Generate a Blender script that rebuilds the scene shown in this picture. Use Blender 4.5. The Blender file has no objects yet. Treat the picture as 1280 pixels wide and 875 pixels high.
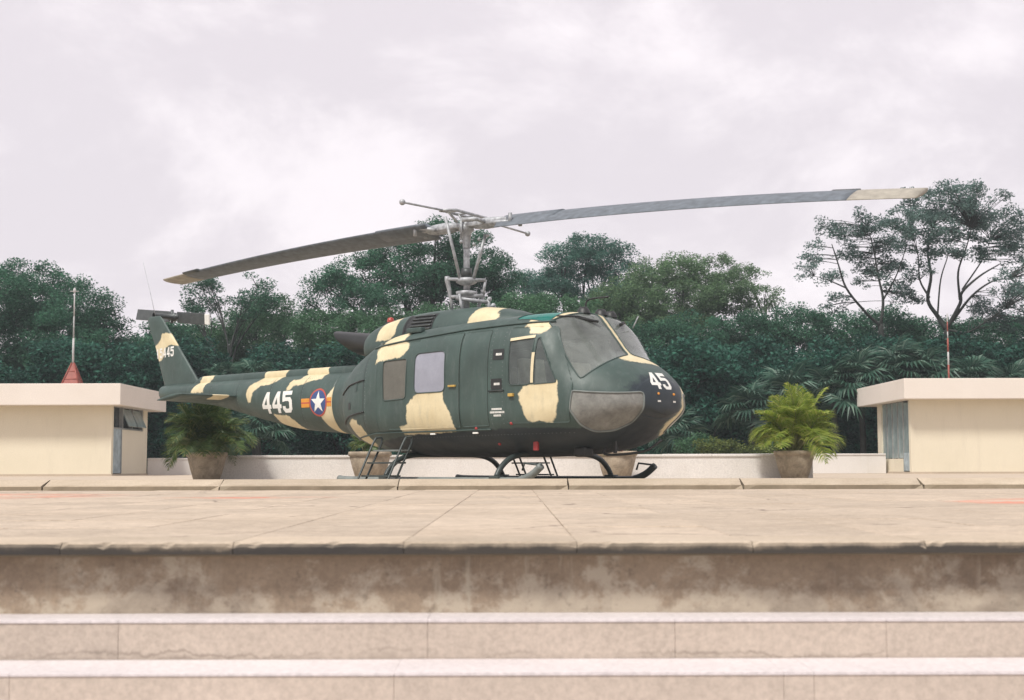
import bpy, bmesh, math, random
import numpy as np
from mathutils import Vector, Matrix
from mathutils.bvhtree import BVHTree
R = math.radians
random.seed(7); rng = np.random.default_rng(7)
scene = bpy.context.scene
COL = scene.collection
# ---------------------------------------------------------------- camera
F = 1750.0
PITCH = math.atan((583 - 437.5) / F)
ROLL = 0.0023
EYE = 0.20
cam_data = bpy.data.cameras.new("camera"); cam = bpy.data.objects.new("camera", cam_data)
COL.objects.link(cam); scene.camera = cam
cam_data.sensor_width = 36.0; cam_data.lens = 36.0 * F / 1280.0
cam_data.clip_start = 0.05; cam_data.clip_end = 3000
cam.location = (0, 0, EYE)
cam.rotation_mode = 'QUATERNION'
cam.rotation_quaternion = (Matrix.Rotation(math.pi / 2 + PITCH, 4, 'X') @ Matrix.Rotation(-ROLL, 4, 'Z')).to_quaternion()
cam_data.dof.use_dof = True; cam_data.dof.focus_distance = 20.5; cam_data.dof.aperture_fstop = 4.0
# ---------------------------------------------------------------- world
SUN_EL, SUN_AZ = R(56), R(215)      # azimuth: direction the light comes from, measured from +Y clockwise
w = bpy.data.worlds.new("World"); scene.world = w; w.use_nodes = True
nt = w.node_tree; nt.nodes.clear()
def N(nt, t, **k):
    n = nt.nodes.new(t)
    for a, b in k.items(): setattr(n, a, b)
    return n
out = N(nt, 'ShaderNodeOutputWorld')
sky = N(nt, 'ShaderNodeTexSky', sky_type='NISHITA', sun_disc=False, sun_elevation=SUN_EL, sun_rotation=SUN_AZ)
bg1 = N(nt, 'ShaderNodeBackground'); bg1.inputs[1].default_value = 0.10
bg2 = N(nt, 'ShaderNodeBackground'); bg2.inputs[1].default_value = 1.0
nt.links.new(sky.outputs[0], bg1.inputs[0])
tc = N(nt, 'ShaderNodeTexCoord'); mp = N(nt, 'ShaderNodeMapping'); mp.inputs['Scale'].default_value = (1.0, 1.0, 1.7)
mp.inputs['Location'].default_value = (3.4, 1.6, 0.9)
nt.links.new(tc.outputs['Generated'], mp.inputs[0])
n1 = N(nt, 'ShaderNodeTexNoise'); n1.inputs['Scale'].default_value = 4.6; n1.inputs['Detail'].default_value = 8; n1.inputs['Roughness'].default_value = .60; n1.inputs['Distortion'].default_value = .25
nt.links.new(mp.outputs[0], n1.inputs[0])
cr = N(nt, 'ShaderNodeValToRGB'); cr.color_ramp.interpolation = 'EASE'
cr.color_ramp.elements[0].position = .40; cr.color_ramp.elements[0].color = (.665, .612, .645, 1)
cr.color_ramp.elements[1].position = .60; cr.color_ramp.elements[1].color = (.83, .772, .795, 1)
sx = N(nt, 'ShaderNodeSeparateXYZ'); nt.links.new(tc.outputs['Generated'], sx.inputs[0])
zb_ = N(nt, 'ShaderNodeMath', operation='MULTIPLY_ADD'); zb_.inputs[1].default_value = -.50; zb_.inputs[2].default_value = .085; zb_.use_clamp = False
zc_ = N(nt, 'ShaderNodeMath', operation='MINIMUM'); zc_.inputs[1].default_value = .34; nt.links.new(sx.outputs[2], zc_.inputs[0]); nt.links.new(zc_.outputs[0], zb_.inputs[0])
za_ = N(nt, 'ShaderNodeMath', operation='ADD'); nt.links.new(n1.outputs[0], za_.inputs[0]); nt.links.new(zb_.outputs[0], za_.inputs[1])
nt.links.new(za_.outputs[0], cr.inputs[0]); nt.links.new(cr.outputs[0], bg2.inputs[0])
mx = N(nt, 'ShaderNodeMixShader'); mx.inputs[0].default_value = .95
nt.links.new(bg1.outputs[0], mx.inputs[1]); nt.links.new(bg2.outputs[0], mx.inputs[2]); nt.links.new(mx.outputs[0], out.inputs[0])
# ---------------------------------------------------------------- sun
sd = bpy.data.lights.new("sun", 'SUN'); sd.energy = 2.9; sd.angle = R(10); sd.color = (1, .965, .90)
sun = bpy.data.objects.new("sun", sd); COL.objects.link(sun); sun.location = (0, -10, 30)
dv = Vector((math.sin(SUN_AZ) * math.cos(SUN_EL), math.cos(SUN_AZ) * math.cos(SUN_EL), math.sin(SUN_EL)))
sun.rotation_mode = 'QUATERNION'; sun.rotation_quaternion = dv.to_track_quat('Z', 'Y')
scene.view_settings.view_transform = 'Standard'; scene.view_settings.look = 'None'
scene.view_settings.exposure = 0.42; scene.view_settings.gamma = 1
scene.render.engine = 'CYCLES'

# ---------------------------------------------------------------- helpers
def at(x, y, Y):
    """photo pixel -> point at distance Y (metres) in front of the camera"""
    y = y + ROLL * (x - 640); x = x - 0 * y
    dx = (x - 640) / F; dy = (437.5 - y) / F
    d = Vector((dx, math.cos(PITCH) - dy * math.sin(PITCH), math.sin(PITCH) + dy * math.cos(PITCH)))
    t = Y / d.y
    return Vector((t * d.x, Y, EYE + t * d.z))
def tag(o, label=None, cat=None, group=None, kind=None):
    if label: o['label'] = label
    if cat: o['category'] = cat
    if group: o['group'] = group
    if kind: o['kind'] = kind
    return o
def empty(name, loc=(0, 0, 0), rz=0, label=None, cat=None, group=None):
    o = bpy.data.objects.new(name, None); COL.objects.link(o); o.location = loc; o.rotation_euler = (0, 0, rz)
    o.empty_display_size = .2
    return tag(o, label, cat, group)
def link_mesh(name, me, mat=None, parent=None, smooth=False):
    if mat is not None:
        for m in (mat if isinstance(mat, (list, tuple)) else [mat]): me.materials.append(m)
    if smooth: me.polygons.foreach_set('use_smooth', [True] * len(me.polygons))
    o = bpy.data.objects.new(name, me); COL.objects.link(o)
    if parent: o.parent = parent
    return o
def build(name, bm, mat, parent=None, smooth=False):
    bmesh.ops.recalc_face_normals(bm, faces=bm.faces[:])
    me = bpy.data.meshes.new(name); bm.to_mesh(me); bm.free()
    return link_mesh(name, me, mat, parent, smooth)
def share(o, name=None, parent=None, loc=None, rot=None, scale=None):
    c = o.copy(); COL.objects.link(c)
    if name: c.name = name
    if parent is not None: c.parent = parent
    if loc is not None: c.location = loc
    if rot is not None: c.rotation_euler = rot
    if scale is not None: c.scale = scale
    return c
def add_box(bm, x0, x1, y0, y1, z0, z1, bevel=0, mtx=None):
    vs = [bm.verts.new((x, y, z)) for x in (x0, x1) for y in (y0, y1) for z in (z0, z1)]
    q = [(0, 1, 3, 2), (4, 6, 7, 5), (0, 4, 5, 1), (2, 3, 7, 6), (0, 2, 6, 4), (1, 5, 7, 3)]
    fs = [bm.faces.new([vs[i] for i in f]) for f in q]
    if bevel:
        es = list({e for f in fs for e in f.edges})
        r = bmesh.ops.bevel(bm, geom=es, offset=bevel, segments=2, affect='EDGES', profile=.6)
        vs = list({v for f in r['faces'] for v in f.verts} | {v for v in vs if v.is_valid})
    if mtx is not None: bmesh.ops.transform(bm, matrix=mtx, verts=[v for v in vs if v.is_valid])
    return vs
def add_tube(bm, pts, r, seg=10, cap=True, closed=False):
    pts = [Vector(p) for p in pts]; n = len(pts)
    rs = r if isinstance(r, (list, tuple)) else [r] * n
    rings = []; up = None
    for i, p in enumerate(pts):
        if closed: t = pts[(i + 1) % n] - pts[i - 1]
        else: t = pts[min(i + 1, n - 1)] - pts[max(i - 1, 0)]
        t.normalize()
        if up is None:
            up = t.cross(Vector((0, 0, 1)))
            if up.length < .05: up = t.cross(Vector((1, 0, 0)))
        up = up - t * up.dot(t)
        if up.length < 1e-5: up = t.orthogonal()
        up.normalize(); b = t.cross(up)
        rings.append([bm.verts.new(p + (up * math.cos(a) + b * math.sin(a)) * rs[i]) for a in [2 * math.pi * k / seg for k in range(seg)]])
    rng_ = range(n) if closed else range(n - 1)
    for i in rng_:
        A, B = rings[i], rings[(i + 1) % n]
        for k in range(seg): bm.faces.new((A[k], A[(k + 1) % seg], B[(k + 1) % seg], B[k]))
    if cap and not closed:
        bm.faces.new(rings[0][::-1]); bm.faces.new(rings[-1])
    return rings
def add_lathe(bm, prof, seg=24, mtx=None):
    rings = []
    for r, z in prof:
        if r < 1e-5: rings.append([bm.verts.new((0, 0, z))])
        else: rings.append([bm.verts.new((r * math.cos(2 * math.pi * k / seg), r * math.sin(2 * math.pi * k / seg), z)) for k in range(seg)])
    for A, B in zip(rings, rings[1:]):
        for k in range(seg):
            k2 = (k + 1) % seg
            if len(A) == 1 and len(B) == 1: continue
            if len(A) == 1: bm.faces.new((A[0], B[k2], B[k]))
            elif len(B) == 1: bm.faces.new((A[k], A[k2], B[0]))
            else: bm.faces.new((A[k], A[k2], B[k2], B[k]))
    vs = [v for g in rings for v in g]
    if mtx is not None: bmesh.ops.transform(bm, matrix=mtx, verts=vs)
    return vs
def tube_obj(name, pts, r, mat, parent=None, seg=10, closed=False):
    bm = bmesh.new(); add_tube(bm, pts, r, seg, closed=closed); return build(name, bm, mat, parent, True)
def box_obj(name, dims, mat, parent=None, bevel=0.0, mtx=None):
    bm = bmesh.new(); add_box(bm, *dims, bevel=bevel, mtx=mtx); return build(name, bm, mat, parent)
def curve_pts(P, n=8):
    """catmull-rom through points"""
    P = [Vector(p) for p in P]; Q = [P[0] * 2 - P[1]] + P + [P[-1] * 2 - P[-2]]; out = []
    for i in range(1, len(Q) - 2):
        for k in range(n):
            t = k / n; a, b, c, d = Q[i - 1:i + 3]
            out.append(.5 * ((2 * b) + (c - a) * t + (2 * a - 5 * b + 4 * c - d) * t * t + (3 * b - a - 3 * c + d) * t ** 3))
    return out + [P[-1]]

# ---------------------------------------------------------------- materials
def mat_base(name):
    m = bpy.data.materials.new(name); m.use_nodes = True; nt = m.node_tree
    return m, nt, nt.nodes['Principled BSDF']
def mixc(nt, fac, a, b, blend='MIX'):
    n = N(nt, 'ShaderNodeMix', data_type='RGBA', blend_type=blend)
    for s, v in ((0, fac), (6, a), (7, b)):
        if isinstance(v, bpy.types.NodeSocket): nt.links.new(v, n.inputs[s])
        elif isinstance(v, (int, float)): n.inputs[s].default_value = v
        else: n.inputs[s].default_value = (*v, 1)
    return n.outputs[2]
def noise(nt, scale, detail=5, rough=.6, dist=0, coord='Object', sc=(1, 1, 1)):
    t = N(nt, 'ShaderNodeTexCoord') if coord != 'World' else N(nt, 'ShaderNodeNewGeometry')
    m = N(nt, 'ShaderNodeMapping'); m.inputs['Scale'].default_value = sc
    nt.links.new(t.outputs['Position' if coord == 'World' else coord], m.inputs[0])
    n = N(nt, 'ShaderNodeTexNoise'); n.inputs['Scale'].default_value = scale; n.inputs['Detail'].default_value = detail
    n.inputs['Roughness'].default_value = rough; n.inputs['Distortion'].default_value = dist
    nt.links.new(m.outputs[0], n.inputs[0]); return n.outputs[0]
def ramp(nt, s, stops):
    r = N(nt, 'ShaderNodeValToRGB'); e = r.color_ramp.elements
    while len(e) < len(stops): e.new(.5)
    for k, (p, c) in enumerate(stops):
        e[k].position = p; e[k].color = (*c, 1) if not isinstance(c, (int, float)) else (c, c, c, 1)
    nt.links.new(s, r.inputs[0]); return r.outputs[0]
def math_n(nt, op, a, b=None, clamp=False):
    n = N(nt, 'ShaderNodeMath', operation=op, use_clamp=clamp)
    for i, v in enumerate((a, b)):
        if v is None: continue
        if isinstance(v, bpy.types.NodeSocket): nt.links.new(v, n.inputs[i])
        else: n.inputs[i].default_value = v
    return n.outputs[0]
def bump(nt, bsdf, s, strength=.3, dist=.01):
    b = N(nt, 'ShaderNodeBump'); b.inputs['Strength'].default_value = strength; b.inputs['Distance'].default_value = dist
    nt.links.new(s, b.inputs['Height']); nt.links.new(b.outputs[0], bsdf.inputs['Normal'])
def simple(name, c, rough=.6, var=.25, scale=6, metal=0, coat=0, bumps=.15, coord='Object'):
    m, nt, b = mat_base(name)
    n = noise(nt, scale, coord=coord)
    d = tuple(x * (1 - var) for x in c); l = tuple(min(1, x * (1 + var * .6)) for x in c)
    nt.links.new(ramp(nt, n, [(.3, d), (.7, l)]), b.inputs['Base Color'])
    b.inputs['Roughness'].default_value = rough; b.inputs['Metallic'].default_value = metal
    if coat: b.inputs['Coat Weight'].default_value = coat
    if bumps: bump(nt, b, noise(nt, scale * 8, coord=coord), bumps, .004)
    return m
M = {}
GREEN = (.040, .067, .059); CREAM = (.66, .575, .375); BELLY = (.010, .020, .027)
def camo_mat():
    m, nt, b = mat_base('camouflage_paint')
    at_ = N(nt, 'ShaderNodeAttribute', attribute_name='camo'); 
    wob = math_n(nt, 'MULTIPLY', math_n(nt, 'SUBTRACT', noise(nt, 14, 3, .6), .5), .07)
    d = math_n(nt, 'ADD', at_.outputs['Fac'], wob)
    msk = ramp(nt, math_n(nt, 'MULTIPLY_ADD' if False else 'ADD', math_n(nt, 'MULTIPLY', d, 12.0), .5, True), [(.0, 1.0), (1.0, 0.0)])
    msk = ramp(nt, msk, [(.38, 0.0), (.62, 1.0)])
    at2 = N(nt, 'ShaderNodeAttribute', attribute_name='belly')  # black underside, and the shade painted over the nose front
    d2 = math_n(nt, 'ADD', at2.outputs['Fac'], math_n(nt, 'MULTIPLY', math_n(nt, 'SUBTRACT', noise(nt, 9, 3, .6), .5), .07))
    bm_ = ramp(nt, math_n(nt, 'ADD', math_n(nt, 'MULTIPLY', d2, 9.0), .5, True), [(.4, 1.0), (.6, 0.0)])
    g = ramp(nt, noise(nt, 2.2, 6, .62), [(.3, tuple(x * .82 for x in GREEN)), (.7, tuple(x * 1.22 for x in GREEN))])
    c = mixc(nt, msk, g, ramp(nt, noise(nt, 3.0, 6, .65), [(.25, (.53, .44, .26)), (.65, CREAM)]))
    # dust and rain streaks of a parked airframe
    st = ramp(nt, noise(nt, 5, 6, .7, 0, 'Object', (2.2, 2.2, .5)), [(.52, 0.0), (.8, .32)])
    c = mixc(nt, st, c, (.15, .175, .165))
    sp = ramp(nt, noise(nt, 38, 3, .7), [(.62, 0.0), (.75, .28)])
    c = mixc(nt, sp, c, (.20, .19, .16))
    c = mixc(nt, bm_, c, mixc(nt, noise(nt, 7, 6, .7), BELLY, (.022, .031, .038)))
    # interior side of the skin
    geo = N(nt, 'ShaderNodeNewGeometry')
    c = mixc(nt, geo.outputs['Backfacing'], c, (.13, .14, .13))
    nt.links.new(c, b.inputs['Base Color'])
    nt.links.new(ramp(nt, noise(nt, 4, 5), [(.3, .42), (.7, .62)]), b.inputs['Roughness'])
    bump(nt, b, noise(nt, 1.6, 2, .4), .25, .03)
    return m
M['camo'] = camo_mat()
def glass_mat(name, tint, dust, rough=.06, alpha_c=.75, nsc=3.5, amp=.12, dirt_or_reflection=(.35, .34, .31)):  # dust: amount of the diffuse layer
    m, nt, b = mat_base(name); nt.nodes.remove(b); o = nt.nodes['Material Output']
    tr = N(nt, 'ShaderNodeBsdfTransparent'); tr.inputs[0].default_value = (*tint, 1)
    gl = N(nt, 'ShaderNodeBsdfGlossy'); gl.inputs['Roughness'].default_value = rough; gl.inputs['Color'].default_value = (.9, .9, .9, 1)
    fr = N(nt, 'ShaderNodeFresnel'); fr.inputs[0].default_value = 1.5
    m1 = N(nt, 'ShaderNodeMixShader'); nt.links.new(fr.outputs[0], m1.inputs[0]); nt.links.new(tr.outputs[0], m1.inputs[1]); nt.links.new(gl.outputs[0], m1.inputs[2])
    df = N(nt, 'ShaderNodeBsdfDiffuse'); df.inputs[0].default_value = (*dirt_or_reflection, 1)
    m2 = N(nt, 'ShaderNodeMixShader')
    s = ramp(nt, noise(nt, nsc, 7, .72, .3), [(.3, max(0, dust - amp)), (.7, min(1, dust + amp))])
    nt.links.new(s, m2.inputs[0]); nt.links.new(m1.outputs[0], m2.inputs[1]); nt.links.new(df.outputs[0], m2.inputs[2])
    nt.links.new(m2.outputs[0], o.inputs[0]); return m
M['windshield'] = glass_mat('dusty_windshield', (.86, .90, .88), .22, dirt_or_reflection=(.58, .64, .60), nsc=2.5, amp=.10)
M['chin'] = glass_mat('dusty_chin_glass', (.45, .46, .44), .50, dirt_or_reflection=(.38, .38, .35), nsc=6, amp=.17)
M['door_glass'] = glass_mat('dusty_door_glass', (.75, .8, .78), .27, dirt_or_reflection=(.25, .29, .28))
M['rear_glass'] = glass_mat('stained_glass', (.4, .4, .36), .66, dirt_or_reflection=(.19, .185, .16))
M['sky_reflection_glass'] = glass_mat('lavender_reflection_glass', (.4, .4, .5), .90, dirt_or_reflection=(.31, .32, .375))  # bright sky reflection put into the pane as lavender diffuse colour
M['green_glass'] = glass_mat('green_roof_glass', (.05, .3, .24), .5, dirt_or_reflection=(.04, .26, .22))
M['dark'] = simple('black_metal', (.018, .02, .02), .5)
M['rubber'] = simple('black_rubber', (.015, .017, .017), .7)
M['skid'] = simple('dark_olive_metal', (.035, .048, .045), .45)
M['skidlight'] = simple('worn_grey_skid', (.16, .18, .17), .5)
M['green'] = simple('plain_green_paint', GREEN, .5, .2)
M['cream'] = simple('cream_paint', (.62, .54, .36), .55, .12)
M['white'] = simple('white_marking_paint', (.72, .72, .68), .6, .10, 20)
M['hub'] = simple('light_grey_metal', (.36, .375, .39), .5, .45, 14, .2)
M['hubdark'] = simple('dark_grey_metal', (.08, .09, .09), .45, .3, 12, .3)
M['blade'] = simple('weathered_blade_grey', (.115, .135, .155), .55, .35, 9.0)
M['bladetip'] = simple('faded_cream_blade_tip', (.31, .285, .235), .6, .25, 8)
M['interior'] = simple('grey_green_interior', (.15, .165, .15), .8)
M['seat'] = simple('pale_canvas_seat', (.50, .46, .38), .9)
M['red'] = simple('red_paint', (.33, .035, .035), .6)
M['redglass'] = simple('red_beacon_glass', (.36, .05, .035), .3)
M['orange'] = simple('orange_marking', (.62, .26, .035), .6, .15, 20)
M['blue'] = simple('blue_marking', (.035, .07, .20), .6, .15, 20)
M['redmark'] = simple('red_marking', (.42, .075, .05), .6, .15, 20)
M['amber'] = simple('amber_handle_paint', (.50, .33, .08), .5)

def concrete(name, c1, c2, scale=1.2, stain=None, rough=.85, bumps=.35, coord='World', fine=45):  # stain: colour function, also for the darker coping edges and kerb sides
    m, nt, b = mat_base(name)
    c = ramp(nt, noise(nt, scale, 8, .65, .2, coord), [(.28, c1), (.72, c2)])
    f = ramp(nt, noise(nt, fine, 4, .7, 0, coord), [(.35, (.80,) * 3), (.65, (1.08,) * 3)])
    c = mixc(nt, .8, c, f, 'MULTIPLY')
    if stain: c = stain(nt, c)
    nt.links.new(c, b.inputs['Base Color']); b.inputs['Roughness'].default_value = rough
    bump(nt, b, noise(nt, fine, 6, .7, 0, coord), bumps, .004)
    return m
def paving_stain(nt, c):
    # worn red landing paint, two patches
    g = N(nt, 'ShaderNodeNewGeometry'); s = N(nt, 'ShaderNodeSeparateXYZ'); nt.links.new(g.outputs['Position'], s.inputs[0])
    X, Y = s.outputs[0], s.outputs[1]
    def band(cx, cy, rx, ry):
        a = math_n(nt, 'POWER', math_n(nt, 'ABSOLUTE', math_n(nt, 'DIVIDE', math_n(nt, 'SUBTRACT', X, cx), rx)), 2.0)
        b = math_n(nt, 'POWER', math_n(nt, 'ABSOLUTE', math_n(nt, 'DIVIDE', math_n(nt, 'SUBTRACT', Y, cy), ry)), 2.0)
        return math_n(nt, 'SUBTRACT', 1.0, math_n(nt, 'ADD', a, b), True)
    r = math_n(nt, 'ADD', band(-6.2, 14.8, 2.3, 2.0), math_n(nt, 'ADD', band(-2.6, 13.9, 1.0, .5), math_n(nt, 'ADD', band(4.1, 11.6, .55, .9), band(5.0, 12.6, .8, .6))), True)
    r = math_n(nt, 'MULTIPLY', r, ramp(nt, noise(nt, 2.4, 8, .75, .6, 'World'), [(.42, 0.0), (.56, .9)]))
    c = mixc(nt, r, c, (.62, .19, .12))
    gr = ramp(nt, noise(nt, 16, 6, .75, 0, 'World', (.6, 1.6, 1)), [(.40, .75), (.62, 1.08)])
    c = mixc(nt, 1.0, c, gr, 'MULTIPLY')
    d = ramp(nt, noise(nt, .8, 8, .72, .8, 'World', (.5, 1.3, 1)), [(.55, 0.0), (.75, .38)])
    c = mixc(nt, d, c, (.28, .22, .165))
    vt = N(nt, 'ShaderNodeTexVoronoi', feature='DISTANCE_TO_EDGE'); vt.inputs['Scale'].default_value = .42
    mv = N(nt, 'ShaderNodeVectorMath', operation='ADD'); gg = N(nt, 'ShaderNodeNewGeometry'); ns = N(nt, 'ShaderNodeTexNoise'); ns.inputs['Scale'].default_value = 1.3; ns.inputs['Detail'].default_value = 6
    sc_ = N(nt, 'ShaderNodeVectorMath', operation='SCALE'); sc_.inputs['Scale'].default_value = .9; nt.links.new(gg.outputs['Position'], ns.inputs[0]); nt.links.new(ns.outputs['Color'], sc_.inputs[0])
    nt.links.new(gg.outputs['Position'], mv.inputs[0]); nt.links.new(sc_.outputs[0], mv.inputs[1]); nt.links.new(mv.outputs[0], vt.inputs['Vector'])
    crk = math_n(nt, 'MULTIPLY', ramp(nt, vt.outputs['Distance'], [(.0, .9), (.010, 0.0)]), ramp(nt, noise(nt, .9, 3, .6, 0, 'World'), [(.48, 0.0), (.56, 1.0)]))
    c = mixc(nt, crk, c, (.12, .09, .07))
    return c
M['paving'] = concrete('sandy_paving_concrete', (.43, .35, .265), (.56, .465, .365), .9, paving_stain)
M['pad'] = concrete('helipad_concrete', (.40, .33, .25), (.52, .43, .33), .7)
def coping_stain_and_edge_tone(nt, c):
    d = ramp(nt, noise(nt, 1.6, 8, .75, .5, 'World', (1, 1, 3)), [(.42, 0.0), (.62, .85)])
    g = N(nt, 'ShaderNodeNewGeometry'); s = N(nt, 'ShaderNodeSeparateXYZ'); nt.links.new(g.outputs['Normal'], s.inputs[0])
    side = ramp(nt, s.outputs[2], [(.4, 1.0), (.85, 0.0)])      # edge faces darker overall than the tops, with patches of moss
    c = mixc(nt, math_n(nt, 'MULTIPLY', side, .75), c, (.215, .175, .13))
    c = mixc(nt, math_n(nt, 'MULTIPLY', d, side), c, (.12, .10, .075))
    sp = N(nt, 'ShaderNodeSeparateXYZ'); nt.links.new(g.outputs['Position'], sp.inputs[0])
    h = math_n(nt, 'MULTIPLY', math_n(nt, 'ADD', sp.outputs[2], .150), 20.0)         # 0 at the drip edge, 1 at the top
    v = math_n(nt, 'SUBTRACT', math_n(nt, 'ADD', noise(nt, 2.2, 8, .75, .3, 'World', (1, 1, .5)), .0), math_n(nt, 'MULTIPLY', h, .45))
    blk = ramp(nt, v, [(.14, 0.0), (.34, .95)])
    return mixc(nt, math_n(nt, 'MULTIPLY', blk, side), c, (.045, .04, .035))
M['coping'] = concrete('mossy_coping_concrete', (.38, .31, .23), (.54, .45, .35), 1.0, coping_stain_and_edge_tone)
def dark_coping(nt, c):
    c = coping_stain_and_edge_tone(nt, c); g = N(nt, 'ShaderNodeNewGeometry'); s = N(nt, 'ShaderNodeSeparateXYZ'); nt.links.new(g.outputs['Normal'], s.inputs[0])
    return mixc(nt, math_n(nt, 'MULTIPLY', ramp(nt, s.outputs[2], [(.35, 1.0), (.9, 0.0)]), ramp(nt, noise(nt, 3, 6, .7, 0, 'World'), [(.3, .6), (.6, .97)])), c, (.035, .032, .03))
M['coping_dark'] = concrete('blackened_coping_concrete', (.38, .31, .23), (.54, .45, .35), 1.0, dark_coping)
def kerb_side_tone(nt, c):
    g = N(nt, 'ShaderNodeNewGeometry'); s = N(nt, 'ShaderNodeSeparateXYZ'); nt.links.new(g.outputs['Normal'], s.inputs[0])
    side = math_n(nt, 'MULTIPLY', ramp(nt, s.outputs[2], [(.3, 1.0), (.8, 0.0)]), ramp(nt, noise(nt, 2.5, 7, .7, .3, 'World'), [(.3, .55), (.65, .95)]))  # steep faces a darker olive-brown than the top, unevenly
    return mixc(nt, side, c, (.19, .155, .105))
M['kerb'] = concrete('kerb_concrete', (.38, .31, .225), (.50, .42, .32), 1.5, kerb_side_tone)
def riser_stain(nt, c):
    g = N(nt, 'ShaderNodeNewGeometry'); s = N(nt, 'ShaderNodeSeparateXYZ'); nt.links.new(g.outputs['Position'], s.inputs[0])
    h = math_n(nt, 'MULTIPLY', math_n(nt, 'ADD', s.outputs[2], .391), 4.3)     # 0 at the foot, 1 under the slab
    patch_ = math_n(nt, 'SUBTRACT', noise(nt, 4.6, 9, .74, .15, 'World', (1, 1, 1.1)), math_n(nt, 'MULTIPLY', math_n(nt, 'SUBTRACT', h, .5), .16))
    c = mixc(nt, ramp(nt, patch_, [(.47, 0.0), (.57, .75)]), c, (.47, .41, .325))
    v = math_n(nt, 'MULTIPLY', ramp(nt, noise(nt, 9, 5, .7, .2, 'World', (1.6, 1, .18)), [(.52, 0.0), (.64, .8)]), ramp(nt, noise(nt, 1.3, 2, .5, 0, 'World', (1, 1, .2)), [(.45, 0.0), (.58, 1.0)]))
    c = mixc(nt, v, c, (.42, .37, .29))
    d = ramp(nt, math_n(nt, 'ADD', noise(nt, 1.1, 7, .7, .3, 'World', (1, 1, 1.4)), math_n(nt, 'MULTIPLY', math_n(nt, 'ABSOLUTE', s.outputs[0]), .035)), [(.52, 0.0), (.72, .8)])
    c = mixc(nt, d, c, (.115, .085, .065))
    pit = ramp(nt, noise(nt, 26, 5, .7, 0, 'World'), [(.58, 0.0), (.70, .5)])
    return mixc(nt, pit, c, (.13, .105, .08))
M['riser'] = concrete('stained_brown_concrete', (.25, .19, .135), (.34, .265, .19), 2.0, riser_stain)
def step_stain(nt, c):
    g = N(nt, 'ShaderNodeNewGeometry'); s = N(nt, 'ShaderNodeSeparateXYZ'); nt.links.new(g.outputs['Position'], s.inputs[0])
    h = math_n(nt, 'MULTIPLY', math_n(nt, 'SUBTRACT', s.outputs[2], -.542), 14.0)
    w_ = noise(nt, 2.4, 7, .7, 1.2, 'World', (1, 1, .4))
    v = math_n(nt, 'ADD', math_n(nt, 'MULTIPLY', h, -.42), w_)
    line = ramp(nt, v, [(.33, 0.0), (.40, .75), (.425, .25), (.47, .12), (.60, .65)])
    above = ramp(nt, h, [(-.0, 0.0), (.03, 1.0)])
    line = math_n(nt, 'MULTIPLY', line, ramp(nt, noise(nt, 1.6, 4, .7, 0, 'World', (1, 1, .2)), [(.42, .1), (.58, 1.0)]))
    c = mixc(nt, math_n(nt, 'MULTIPLY', math_n(nt, 'MULTIPLY', line, above), .9), c, (.20, .165, .135))
    spk = ramp(nt, noise(nt, 60, 3, .7, 0, 'World'), [(.56, 0.0), (.75, .22)])
    return mixc(nt, spk, c, (.33, .27, .22))
M['step'] = concrete('beige_step_riser_concrete', (.455, .385, .325), (.53, .45, .385), 1.3, step_stain, bumps=.15)
M['tread'] = concrete('sky_lit_tread_concrete', (.58, .53, .525), (.66, .615, .61), 1.6, None, bumps=.1, rough=.6)  # paler than the risers: skylight on the step tops put into the colour
def wall_stain(nt, c):
    d = ramp(nt, noise(nt, 1.6, 8, .75, .3, 'World', (2.2, 2.2, .35)), [(.52, 0.0), (.85, .35)])
    return mixc(nt, d, c, (.44, .39, .31))
M['wall'] = concrete('cream_painted_wall', (.67, .61, .47), (.73, .665, .525), .6, wall_stain, .8, .12)
M['fascia'] = concrete('pinkish_white_fascia', (.68, .615, .545), (.74, .675, .605), .6, None, .75, .1)
M['whitewall'] = concrete('white_parapet_paint', (.66, .63, .59), (.76, .73, .70), .9, wall_stain, .8, .15)
def pot_stain(nt, c):
    d = ramp(nt, noise(nt, 6, 7, .7, .5), [(.45, 0.0), (.7, .8)]); return mixc(nt, d, c, (.16, .13, .095))
M['pot'] = concrete('aged_pot_concrete', (.30, .245, .18), (.44, .37, .28), 4, pot_stain, .9, .6, 'Object', 30)
M['soil'] = simple('potting_soil', (.04, .03, .02), .95)
M['steel'] = simple('blue_grey_metal_door', (.30, .36, .38), .5)
M['bluewhite'] = simple('pale_blue_panel', (.33, .40, .43), .6, .4, 5)
M['frame'] = simple('window_frame_grey', (.28, .29, .28), .5)
M['louvre'] = simple('frosted_louvre_glass', (.25, .31, .31), .25, .25, 3)
M['darkglass'] = simple('dark_window_glass', (.035, .045, .05), .15, .2)
M['mastwhite'] = simple('white_mast_paint', (.42, .42, .41), .5)
M['mastred'] = simple('faded_red_mast_paint', (.26, .065, .045), .55)
M['grass'] = simple('lawn', (.04, .07, .03), .95, .4, 2, coord='Object')
M['lawnearth'] = simple('courtyard_paving', (.33, .28, .22), .9, .2, 1.5)
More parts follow.
